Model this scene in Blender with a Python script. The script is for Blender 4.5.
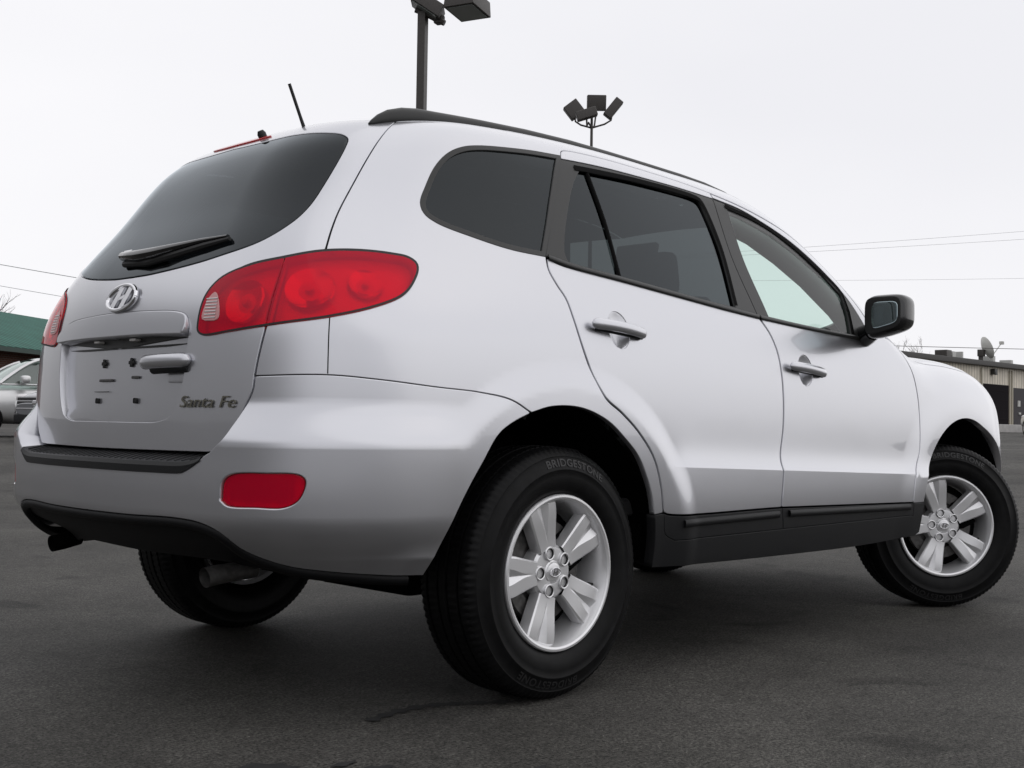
import bpy, bmesh, math, random
import numpy as np
from mathutils import Vector, Matrix
from mathutils.geometry import delaunay_2d_cdt
random.seed(7); rng = np.random.default_rng(7)
R = math.radians
for o in list(bpy.data.objects): bpy.data.objects.remove(o)
SC = bpy.context.scene; COL = SC.collection

# ------------------------------------------------------------------ camera
cam_d = bpy.data.cameras.new('camera'); cam = bpy.data.objects.new('camera', cam_d); COL.objects.link(cam)
F, YAW, PITCH, ROLL = 1199.8, .7703, .0327, .0153
fw = Vector((math.cos(YAW)*math.cos(PITCH), math.sin(YAW)*math.cos(PITCH), math.sin(PITCH)))
r_ = Vector((math.sin(YAW), -math.cos(YAW), 0)); u_ = r_.cross(fw)
rr = r_*math.cos(ROLL) + u_*math.sin(ROLL); uu = -r_*math.sin(ROLL) + u_*math.cos(ROLL)
cam.matrix_world = Matrix(((rr.x, uu.x, -fw.x, -2.6116), (rr.y, uu.y, -fw.y, -3.2424), (rr.z, uu.z, -fw.z, .7973), (0, 0, 0, 1)))
cam_d.sensor_width = 36; cam_d.lens = F*36/1024; cam_d.clip_end = 2000; cam_d.clip_start = .05
SC.camera = cam
SC.render.resolution_x, SC.render.resolution_y = 1024, 768

# ------------------------------------------------------------------ sky, sun, exposure
SUN_EL, SUN_AZ = R(48), R(-40)           # azimuth measured from +x towards +y: from the car's front right
w = bpy.data.worlds.new('World'); SC.world = w; w.use_nodes = True
nt = w.node_tree; bg = nt.nodes['Background']
sky = nt.nodes.new('ShaderNodeTexSky'); sky.sky_type = 'NISHITA'; sky.sun_disc = False
sky.sun_elevation = SUN_EL; sky.sun_rotation = math.pi/2 - SUN_AZ; sky.dust_density = 4; sky.air_density = 1.5
tc = nt.nodes.new('ShaderNodeTexCoord')
mp = nt.nodes.new('ShaderNodeMapping'); mp.inputs['Scale'].default_value = (1, 1, 2.5)
nz = nt.nodes.new('ShaderNodeTexNoise'); nz.inputs['Scale'].default_value = 1.3; nz.inputs['Detail'].default_value = 4; nz.inputs['Roughness'].default_value = .45
cr_ = nt.nodes.new('ShaderNodeValToRGB')
cr_.color_ramp.elements[0].position = .3; cr_.color_ramp.elements[0].color = (8.7, 8.7, 9.1, 1)
cr_.color_ramp.elements[1].position = .7; cr_.color_ramp.elements[1].color = (9.75, 9.7, 9.95, 1)
mx = nt.nodes.new('ShaderNodeMix'); mx.data_type = 'RGBA'; mx.inputs[0].default_value = .985   # thick cloud cover over the clear sky
nt.links.new(tc.outputs['Generated'], mp.inputs['Vector']); nt.links.new(mp.outputs[0], nz.inputs['Vector'])
nt.links.new(nz.outputs['Fac'], cr_.inputs[0])
# added dimming of the unseen low sky, rear left, to darken the tailgate's reflection
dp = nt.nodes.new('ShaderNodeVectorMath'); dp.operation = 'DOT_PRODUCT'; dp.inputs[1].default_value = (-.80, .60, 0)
sky_dim = nt.nodes.new('ShaderNodeMapRange'); sky_dim.interpolation_type = 'SMOOTHSTEP'
for i_, v_ in enumerate((.33, .90, 1., .30)): sky_dim.inputs[i_+1].default_value = v_
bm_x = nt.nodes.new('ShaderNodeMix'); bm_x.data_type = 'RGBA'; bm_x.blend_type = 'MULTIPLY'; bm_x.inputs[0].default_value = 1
nt.links.new(tc.outputs['Generated'], dp.inputs[0]); nt.links.new(dp.outputs['Value'], sky_dim.inputs[0]); nt.links.new(cr_.outputs[0], bm_x.inputs[6])
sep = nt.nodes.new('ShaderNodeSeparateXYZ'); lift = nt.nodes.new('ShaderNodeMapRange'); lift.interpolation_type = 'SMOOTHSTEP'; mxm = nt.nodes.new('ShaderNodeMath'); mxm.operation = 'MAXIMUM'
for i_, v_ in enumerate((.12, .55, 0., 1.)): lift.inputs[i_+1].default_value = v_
nt.links.new(tc.outputs['Generated'], sep.inputs[0]); nt.links.new(sep.outputs['Z'], lift.inputs[0]); nt.links.new(lift.outputs[0], mxm.inputs[0]); nt.links.new(sky_dim.outputs[0], mxm.inputs[1]); nt.links.new(mxm.outputs[0], bm_x.inputs[7])
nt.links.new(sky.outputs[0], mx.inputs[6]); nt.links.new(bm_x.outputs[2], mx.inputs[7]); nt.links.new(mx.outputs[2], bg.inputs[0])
bg.inputs[1].default_value = .1
sun_d = bpy.data.lights.new('sun', 'SUN'); sun_d.energy = .5; sun_d.angle = R(110); sun_d.color = (1, .98, .95)
sun = bpy.data.objects.new('sun', sun_d); COL.objects.link(sun)
sd = Vector((math.cos(SUN_AZ)*math.cos(SUN_EL), math.sin(SUN_AZ)*math.cos(SUN_EL), math.sin(SUN_EL)))
sun.rotation_euler = sd.to_track_quat('Z', 'Y').to_euler(); sun.location = sd*40
SC.view_settings.view_transform = 'Standard'; SC.view_settings.look = 'None'; SC.view_settings.gamma = 1; SC.view_settings.exposure = 0
SC.render.engine = 'CYCLES'
SC.cycles.caustics_reflective = False; SC.cycles.caustics_refractive = False; SC.cycles.sample_clamp_indirect = 4; SC.cycles.blur_glossy = 1.0
SC.cycles.max_bounces = 8; SC.cycles.transparent_max_bounces = 16

# ------------------------------------------------------------------ materials
def mat(name, col, rough=.5, metal=0., coat=0., noise=0., nscale=60, bump=0., bscale=300, spec=.5, coat_rough=.03):
    m = bpy.data.materials.new(name); m.use_nodes = True; t = m.node_tree; b = t.nodes['Principled BSDF']
    b.inputs['Roughness'].default_value = rough; b.inputs['Metallic'].default_value = metal
    b.inputs['Coat Weight'].default_value = coat; b.inputs['Coat Roughness'].default_value = coat_rough
    b.inputs['Specular IOR Level'].default_value = spec
    c4 = (*col, 1)
    if noise:
        tcn = t.nodes.new('ShaderNodeTexCoord'); n = t.nodes.new('ShaderNodeTexNoise'); n.inputs['Scale'].default_value = nscale; n.inputs['Detail'].default_value = 5
        r = t.nodes.new('ShaderNodeValToRGB')
        r.color_ramp.elements[0].position = .3; r.color_ramp.elements[1].position = .7
        r.color_ramp.elements[0].color = (*[max(0, x*(1-noise)) for x in col], 1); r.color_ramp.elements[1].color = (*[x*(1+noise) for x in col], 1)
        t.links.new(tcn.outputs['Object'], n.inputs['Vector']); t.links.new(n.outputs['Fac'], r.inputs[0]); t.links.new(r.outputs[0], b.inputs['Base Color'])
    else: b.inputs['Base Color'].default_value = c4
    if bump:
        tcn = t.nodes.new('ShaderNodeTexCoord'); n = t.nodes.new('ShaderNodeTexNoise'); n.inputs['Scale'].default_value = bscale; n.inputs['Detail'].default_value = 3
        bn = t.nodes.new('ShaderNodeBump'); bn.inputs['Strength'].default_value = bump; bn.inputs['Distance'].default_value = .002
        t.links.new(tcn.outputs['Object'], n.inputs['Vector']); t.links.new(n.outputs['Fac'], bn.inputs['Height']); t.links.new(bn.outputs[0], b.inputs['Normal'])
    return m
def glass(name, tint, ior=1.5, gcol=(1, 1, 1), rough=0.0):
    m = bpy.data.materials.new(name); m.use_nodes = True; t = m.node_tree
    for n in list(t.nodes):
        if n.type != 'OUTPUT_MATERIAL': t.nodes.remove(n)
    out = [n for n in t.nodes if n.type == 'OUTPUT_MATERIAL'][0]
    tr = t.nodes.new('ShaderNodeBsdfTransparent'); tr.inputs[0].default_value = (*tint, 1)
    gl = t.nodes.new('ShaderNodeBsdfGlossy'); gl.inputs['Roughness'].default_value = rough; gl.inputs[0].default_value = (*gcol, 1)
    ge = t.nodes.new('ShaderNodeNewGeometry'); dt = t.nodes.new('ShaderNodeVectorMath'); dt.operation = 'DOT_PRODUCT'
    def mth(op, a, c=None):      # Schlick reflectance, the same from both sides of the thin pane
        n = t.nodes.new('ShaderNodeMath'); n.operation = op
        for i, x in enumerate((a, c)):
            if x is None: continue
            if isinstance(x, (int, float)): n.inputs[i].default_value = x
            else: t.links.new(x, n.inputs[i])
        return n.outputs[0]
    t.links.new(ge.outputs['Normal'], dt.inputs[0]); t.links.new(ge.outputs['Incoming'], dt.inputs[1])
    f0 = ((ior-1)/(ior+1))**2*1.2
    fac = mth('ADD', mth('MULTIPLY', mth('POWER', mth('SUBTRACT', 1., mth('ABSOLUTE', dt.outputs['Value'])), 5.), 1-f0), f0)
    mxs = t.nodes.new('ShaderNodeMixShader')
    t.links.new(fac, mxs.inputs[0]); t.links.new(tr.outputs[0], mxs.inputs[1]); t.links.new(gl.outputs[0], mxs.inputs[2]); t.links.new(mxs.outputs[0], out.inputs[0])
    return m
def silver_paint(name, col, rough, metal):
    m = mat(name, col, rough, metal, 1.0, coat_rough=.025); t = m.node_tree; b = t.nodes['Principled BSDF']
    tcn = t.nodes.new('ShaderNodeTexCoord');
    n2 = t.nodes.new('ShaderNodeTexNoise'); n2.inputs['Scale'].default_value = 3.5; n2.inputs['Detail'].default_value = 2     # faint waviness of pressed steel
    bn = t.nodes.new('ShaderNodeBump'); bn.inputs['Strength'].default_value = .5; bn.inputs['Distance'].default_value = .0022
    t.links.new(tcn.outputs['Object'], n2.inputs['Vector']); t.links.new(n2.outputs['Fac'], bn.inputs['Height']); t.links.new(bn.outputs[0], b.inputs['Normal']); t.links.new(bn.outputs[0], b.inputs['Coat Normal'])
    return m
M = {}
M['silver'] = silver_paint('silver_metallic_paint', (.585, .59, .622), .30, .86)
M['trim'] = mat('satin_black_trim', (.024, .0245, .024), .40, spec=.4)
M['clad'] = mat('dark_plastic_cladding', (.011, .0113, .0122), .5, spec=.25, bump=.15, bscale=900)
M['valance'] = mat('black_bumper_plastic', (.005, .005, .0056), .55, spec=.2, bump=.15, bscale=900)
M['rubber'] = mat('black_rubber', (.008, .008, .008), .6)
M['gap'] = mat('dark_gap', (.006, .006, .006), .9, spec=.1)
M['under'] = mat('dirty_underbody', (.004, .004, .004), .95, spec=.05)
M['tyre'] = mat('tyre_rubber', (.0055, .0055, .0058), .45, noise=.3, nscale=30, spec=.13)
M['tyretext'] = mat('tyre_lettering', (.012, .012, .0125), .5)
M['alloy'] = mat('silver_alloy', (.76, .76, .77), .33, .6, .5)
M['chrome'] = mat('chrome', (.80, .80, .82), .08, 1.)
M['badge'] = mat('badge_metal', (.25, .24, .20), .25, 1.)
M['steel'] = mat('brake_steel', (.09, .087, .085), .5, .6, noise=.3)
M['tint'] = glass('privacy_glass', (.045, .05, .053), 1.46, (.88, .95, 1.))
M['tintrear'] = glass('rear_privacy_glass', (.05, .055, .06), 1.50, (.9, .96, 1.))
M['green'] = glass('green_tinted_glass', (.80, .90, .86), 1.45)
M['cabin'] = mat('dark_cabin_plastic', (.05, .05, .052), .7, noise=.2)
M['seat'] = mat('grey_seat_cloth', (.09, .088, .085), .9, noise=.25, nscale=200)
M['liner'] = mat('grey_headliner', (.22, .22, .22), .9)
M['redlens'] = glass('red_lens', (.98, .008, .03), 1.27)
def milky(m, col, f):
    t = m.node_tree; mxs = [n for n in t.nodes if n.type == 'MIX_SHADER'][0]; tr = [n for n in t.nodes if n.type == 'BSDF_TRANSPARENT'][0]
    d = t.nodes.new('ShaderNodeBsdfDiffuse'); d.inputs[0].default_value = (*col, 1); x = t.nodes.new('ShaderNodeMixShader'); x.inputs[0].default_value = f
    t.links.new(tr.outputs[0], x.inputs[1]); t.links.new(d.outputs[0], x.inputs[2]); t.links.new(x.outputs[0], mxs.inputs[1])
milky(M['redlens'], (1., .008, .06), .36)
M['redclear'] = glass('clear_lens', (.95, .9, .9), 1.5)
M['lampback'] = mat('lamp_reflector', (.72, .70, .70), .3, .35)
M['redrefl'] = mat('red_reflector', (.55, .008, .012), .25, coat=1.)
M['reverse'] = mat('pinkish_reversing_lens', (.60, .30, .30), .3)
M['whiteplastic'] = mat('prismatic_lens', (.70, .68, .66), .3)
M['mirror'] = mat('mirror_glass', (.42, .50, .52), .02, 1.)
M['gloss_black'] = mat('gloss_black', (.008, .008, .009), .15, coat=.5)
M['post'] = mat('dark_bronze_post', (.055, .049, .045), .5, noise=.25)
M['lampglass'] = mat('floodlight_lens', (.30, .33, .32), .15, coat=.4)
def spl(xs,ys):
    # monotone-ish C1 (Fritsch-Carlson averaged) -> smooth: use natural cubic
    xs=np.array(xs,float);ys=np.array(ys,float);n=len(xs);h=np.diff(xs);s=np.diff(ys)/h
    A=np.zeros((n,n));b=np.zeros(n);A[0,0]=A[-1,-1]=1
    for i in range(1,n-1):
        A[i,i-1]=h[i-1];A[i,i]=2*(h[i-1]+h[i]);A[i,i+1]=h[i];b[i]=6*(s[i]-s[i-1])
    M=np.linalg.solve(A,b)
    def f(x):
        x=np.clip(x,xs[0],xs[-1]);i=np.clip(np.searchsorted(xs,x)-1,0,n-2)
        d=x-xs[i];hi=h[i]
        return ys[i]+d*(s[i]-hi*(2*M[i]+M[i+1])/6)+d*d*M[i]/2+d**3*(M[i+1]-M[i])/(6*hi)
    return f
def sst(a,b,x):
    t=np.clip((x-a)/(b-a),0,1);return t*t*(3-2*t)
wz=spl([.30,.40,.50,.60,.70,.80,.90,1.0,1.1,1.18,1.3,1.45,1.6,1.75],
       [.892,.915,.931,.9375,.9400,.9395,.9355,.927,.909,.884,.840,.782,.722,.66])
xr=spl([.30,.40,.50,.60,.70,.80,.90,1.0,1.1,1.2,1.3,1.4,1.5,1.6,1.70],
       [-.90,-.925,-.935,-.94,-.94,-.94,-.938,-.933,-.918,-.88,-.82,-.745,-.675,-.595,-.49])
xf=spl([.3,.45,.6,.7,.8,.9,1.0,1.1],[3.54,3.62,3.66,3.66,3.645,3.61,3.54,3.43])
taper=spl([-1.1,-.8,-.5,-.2,.1,.5,1.0,1.5,2.0,2.4,2.8,3.1,3.4,3.7],
          [.12,.078,.036,.011,.002,0,0,0,.002,.006,.010,.018,.045,.12])
gtap=spl([-1.1,-.8,-.5,-.2,.2,.6,1.,1.4,1.8,2.2,3.6],[.19,.15,.095,.040,.008,0,0,.0,.0,.0,.01])
zt=spl([-1.1,-.8,-.5,-.2,.1,.5,.9,1.2,1.4,1.6,1.8,2.0,2.2,2.35,2.6,2.9,3.15,3.35,3.5,3.65],
       [1.55,1.65,1.70,1.735,1.755,1.76,1.75,1.735,1.70,1.62,1.50,1.36,1.24,1.19,1.175,1.16,1.125,1.07,.99,.87])
RA=(0.0,.362);FA=(2.70,.362)
def arch_r(x,z,A,rx,rz):
    return np.sqrt(((x-A[0])/rx)**2+((z-A[1])/rz)**2)
def smax(a,b,r):
    h=np.maximum(r-np.abs(a-b),0)/r
    return np.maximum(a,b)+h*h*r*.25
def W(x,z,bump=0,feat=1):
    x=np.asarray(x,float);z=np.asarray(z,float)
    w=wz(z)-taper(x)-gtap(x)*sst(1.0,1.5,z)
    if feat:
        zc=.668-.0335*(x-.45)                       # door crease line
        m=sst(.44,.60,x)*(1-sst(2.28,2.52,x))
        led=np.where(z>zc,np.exp(-np.clip(z-zc,0,1)/.034),1.0)
        under=np.clip(zc-z,0,.3)
        w=w+m*(.018*led+.045*under)
        fl=0.
        for A,rx in((RA,.505),(FA,.49)):
            q=arch_r(x,z,A,rx,.49)
            fl=fl+(.016 if A[0]<1 else .009)*(1-sst(1.09 if A[0]<1 else 1.05,1.27 if A[0]<1 else 1.40,q))
        if bump:
            mb=1-sst(-.52,-.30,x); fl=smax(fl,np.maximum(bumpz(x,z),0)*mb,.012)+np.minimum(bumpz(x,z),0)*(1-sst(-.5,-.36,x))
        w=w+fl
    return w
def bumpz(x,z):
    return .042*(1-sst(.73,.85,z))-.085*(1-sst(.33,.55,z))
def top(x,y):
    c=.04*(1-sst(1.2,2.0,x))+.045*sst(1.2,2.0,x)
    return zt(x)-c*(np.abs(y)/.7)**2.2
def phi(x,y,z,bump=0,feat=1):
    ay=np.abs(y)
    a=ay-W(x,z,bump,feat)
    k=.17-.03*sst(1.1,1.5,z)
    b=xr(z)+k*y*y-x
    if bump: b=b-1.5*bumpz(x,z)
    c=x-(xf(z)-.32*y*y)
    t=(z-top(x,y))*.8
    s=smax(a,b,.30)
    s=smax(s,c,.35)
    rt=.08+.05*sst(2.0,2.5,x)
    return smax(s,t,rt)
# ------------------------------------------------------------------ object helpers
def obj(name, verts, faces, material, parent=None, normals=None, smooth=True, label=None):
    me = bpy.data.meshes.new(name); me.from_pydata([tuple(map(float, v)) for v in verts], [], [tuple(map(int, f)) for f in faces])
    me.materials.append(material); me.validate(); me.update()
    if smooth: me.polygons.foreach_set('use_smooth', [True]*len(me.polygons))
    if normals is not None and len(me.vertices) == len(normals):
        nn = np.asarray(normals, float); nn = nn/(np.linalg.norm(nn, axis=1, keepdims=True)+1e-12)
        at = me.attributes.new('custom_normal', 'FLOAT_VECTOR', 'POINT'); at.data.foreach_set('vector', nn.astype(np.float32).ravel()); me.update()
    o = bpy.data.objects.new(name, me); COL.objects.link(o)
    if parent: o.parent = parent
    if label: o['label'] = label
    return o
def thing(name, label, cat, loc=(0, 0, 0), rz=0, group=None):
    o = bpy.data.objects.new(name, None); COL.objects.link(o); o.location = loc; o.rotation_euler = (0, 0, rz); o.empty_display_size = .2
    o['label'] = label; o['category'] = cat
    if group: o['group'] = group
    return o
def tag(o, label=None, cat=None, group=None, kind=None):
    if label: o['label'] = label
    if cat: o['category'] = cat
    if group: o['group'] = group
    if kind: o['kind'] = kind
    return o
def setmat(o, m): o.data.materials.clear(); o.data.materials.append(m)
class MB:
    """collects shapes of ONE part"""
    def __init__(s): s.v = []; s.f = []
    def add(s, v, f):
        b = len(s.v); s.v += [tuple(x) for x in v]; s.f += [tuple(i+b for i in q) for q in f]; return s
    def box(s, c, d, rot=None, bev=0.):
        bm = bmesh.new(); bmesh.ops.create_cube(bm, size=1)
        for v in bm.verts: v.co = Vector((v.co.x*d[0], v.co.y*d[1], v.co.z*d[2]))
        if bev: bmesh.ops.bevel(bm, geom=bm.edges[:]+bm.verts[:], offset=bev, segments=3, affect='EDGES', profile=.6)
        if rot is not None: bmesh.ops.rotate(bm, verts=bm.verts, matrix=rot.to_3x3() if hasattr(rot, 'to_3x3') else rot, cent=(0, 0, 0))
        bm.verts.index_update()
        s.add([(v.co.x+c[0], v.co.y+c[1], v.co.z+c[2]) for v in bm.verts], [[v.index for v in f.verts] for f in bm.faces]); bm.free(); return s
    def tube(s, pts, rad, n=12, cap=True, flat=(1, 1)):
        pts = [Vector(p) for p in pts]; m = len(pts); rads = rad if hasattr(rad, '__len__') else [rad]*m
        v = []; f = []; ref = Vector((0, 0, 1))
        for i, p in enumerate(pts):
            t = (pts[min(i+1, m-1)]-pts[max(i-1, 0)]).normalized()
            a = ref.cross(t)
            if a.length < 1e-3: a = Vector((0, 1, 0)).cross(t)
            a.normalize(); b = t.cross(a)
            for k in range(n):
                q = 2*math.pi*k/n; v.append(p+a*(rads[i]*flat[0]*math.cos(q))+b*(rads[i]*flat[1]*math.sin(q)))
        for i in range(m-1):
            for k in range(n): f.append((i*n+k, i*n+(k+1) % n, (i+1)*n+(k+1) % n, (i+1)*n+k))
        if cap: f.append(tuple(range(n))[::-1]); f.append(tuple((m-1)*n+k for k in range(n)))
        return s.add(v, f)
    def lathe(s, prof, n=64, M4=None, close=False):
        """prof: (radius, axial) -> spun round the local Y axis; axial +  = towards -y"""
        v = []; f = []; m = len(prof)
        for k in range(n):
            q = 2*math.pi*k/n
            for r, a in prof: v.append((r*math.cos(q), -a, r*math.sin(q)))
        for k in range(n):
            for i in range(m-1 if not close else m):
                j = (i+1) % m; f.append((k*m+i, k*m+j, ((k+1) % n)*m+j, ((k+1) % n)*m+i))
        if M4 is not None: v = [tuple(M4 @ Vector(p)) for p in v]
        return s.add(v, f)
    def build(s, name, m, parent=None, smooth=True, angle=35, label=None):
        o = obj(name, s.v, s.f, m, parent, None, smooth, label)
        bm = bmesh.new(); bm.from_mesh(o.data); bmesh.ops.recalc_face_normals(bm, faces=bm.faces)
        if smooth:
            for e in bm.edges:
                if len(e.link_faces) == 2 and e.calc_face_angle(0) > R(angle): e.smooth = False
        bm.to_mesh(o.data); bm.free(); return o
def text_mesh(txt, size, depth=.0, bold=False, shear=0., space=1.):
    c = bpy.data.curves.new('lettering', 'FONT'); c.body = txt; c.size = size; c.extrude = depth; c.align_x = 'CENTER'; c.align_y = 'CENTER'; c.shear = shear; c.space_character = space
    if bold: c.offset = size*.018
    o = bpy.data.objects.new('lettering', c); COL.objects.link(o)
    bpy.context.view_layer.update()
    dg = bpy.context.evaluated_depsgraph_get(); me = bpy.data.meshes.new_from_object(o.evaluated_get(dg))
    v = [tuple(p.co) for p in me.vertices]; f = [tuple(p.vertices) for p in me.polygons]
    bpy.data.objects.remove(o); bpy.data.curves.remove(c); bpy.data.meshes.remove(me); return v, f
# ------------------------------------------------------------------ sheet-metal panels cut out of the body surface
S0, SL, V0, VL, F0, FL = .1, 1.3, 1.2, .75, 2.9, 1.1
def od(s, v):
    s = np.asarray(s, float); v = np.asarray(v, float)
    th = np.where(s < S0, (S0-s)*(np.pi/2)/SL, 0)+np.where(s > F0, -(s-F0)*(np.pi/2)/FL, 0); e = np.where(v > V0, (v-V0)/VL, 0)
    o = np.stack([np.clip(s, S0, F0), 0*s, np.minimum(v, V0)], -1)
    d = np.stack([-np.sin(th)*np.cos(e), -np.cos(th)*np.cos(e), np.sin(e)], -1)
    return o, d
def od_top(x, y):
    x = np.asarray(x, float); y = np.asarray(y, float)
    return np.stack([x, y, 0*x+.5], -1), np.stack([0*x, 0*x, 0*x+1.], -1)
def shoot(o, d, bump=0):
    lo = np.zeros(len(o)); hi = np.full(len(o), 3.5)
    for _ in range(38):
        m = (lo+hi)/2; P = o+d*m[:, None]; q = phi(P[:, 0], P[:, 1], P[:, 2], bump) < 0
        lo = np.where(q, m, lo); hi = np.where(q, hi, m)
    return o+d*lo[:, None]
def grad(P, bump=0, e=4e-4):
    g = np.zeros_like(P)
    for k in range(3):
        a = P.copy(); b = P.copy(); a[:, k] += e; b[:, k] -= e
        g[:, k] = phi(a[:, 0], a[:, 1], a[:, 2], bump)-phi(b[:, 0], b[:, 1], b[:, 2], bump)
    return g/np.linalg.norm(g, axis=1, keepdims=True)
def surf(q, bump=0, off=0., mapper=od):
    q = np.atleast_2d(np.asarray(q, float)); P = shoot(*mapper(q[:, 0], q[:, 1]), bump); N = grad(P, bump)
    return P+N*off, N
def cat(pts, step=.012, closed=False):
    """smooth curve through the points, resampled"""
    P = np.array(pts, float)
    if len(P) == 2 and not closed:
        n = max(2, int(np.ceil(np.linalg.norm(P[1]-P[0])/step))+1); return np.linspace(P[0], P[1], n)
    if closed: E = np.vstack([P[-1], P, P[0], P[1]])
    else: E = np.vstack([2*P[0]-P[1], P, 2*P[-1]-P[-2]])
    out = []
    for i in range(1, len(E)-2):
        p0, p1, p2, p3 = E[i-1:i+3]
        t1 = np.linalg.norm(p1-p0)**.5+1e-9; t2 = t1+np.linalg.norm(p2-p1)**.5+1e-9; t3 = t2+np.linalg.norm(p3-p2)**.5+1e-9
        n = max(2, int(np.ceil(np.linalg.norm(p2-p1)/step)))
        for t in np.linspace(t1, t2, n, endpoint=False):
            A1 = (t1-t)/t1*p0+t/t1*p1; A2 = (t2-t)/(t2-t1)*p1+(t-t1)/(t2-t1)*p2; A3 = (t3-t)/(t3-t2)*p2+(t-t2)/(t3-t2)*p3
            B1 = (t2-t)/t2*A1+t/t2*A2; B2 = (t3-t)/(t3-t1)*A2+(t-t1)/(t3-t1)*A3
            out.append((t2-t)/(t2-t1)*B1+(t-t1)/(t2-t1)*B2)
    if not closed: out.append(P[-1])
    return np.array(out)
def joinl(*ls):
    """polylines end to end into one closed ring"""
    out = []
    for l in ls:
        for p in np.asarray(l, float):
            if not out or np.linalg.norm(np.array(out[-1])-p) > 2e-3: out.append(p)
    while np.linalg.norm(np.array(out[0])-out[-1]) < 2e-3: out.pop()
    P = np.array(out); D = []
    for i in range(len(P)):
        q = P[(i+1) % len(P)]; n = max(1, int(np.ceil(np.linalg.norm(q-P[i])/.02)))
        D += [P[i]+(q-P[i])*k/n for k in range(n)]
    P = np.array(D); a = .5*np.sum(P[:, 0]*np.roll(P[:, 1], -1)-np.roll(P[:, 0], -1)*P[:, 1])
    return P if a > 0 else P[::-1]
def normals2(P):
    """outward 2-D normals of a counter-clockwise ring (mitred) """
    d = np.roll(P, -1, 0)-P; d /= np.linalg.norm(d, axis=1, keepdims=True)+1e-12; n = np.stack([d[:, 1], -d[:, 0]], 1)
    m = n+np.roll(n, 1, 0); l = np.linalg.norm(m, axis=1, keepdims=True); m = m/(l+1e-9)
    return m, np.clip(1/np.maximum((m*n).sum(1), .35), 1, 2.5)
def inset(P, g):
    n, k = normals2(P); return P-n*(k*g)[:, None]
def inside(q, P):
    x, y = q[:, 0], q[:, 1]; c = np.zeros(len(q), bool); X, Y = P[:, 0], P[:, 1]; X2, Y2 = np.roll(X, -1), np.roll(Y, -1)
    for i in range(len(P)):
        if Y[i] == Y2[i]: continue
        c ^= ((Y[i] > y) != (Y2[i] > y)) & (x < (X2[i]-X[i])*(y-Y[i])/(Y2[i]-Y[i])+X[i])
    return c
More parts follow.
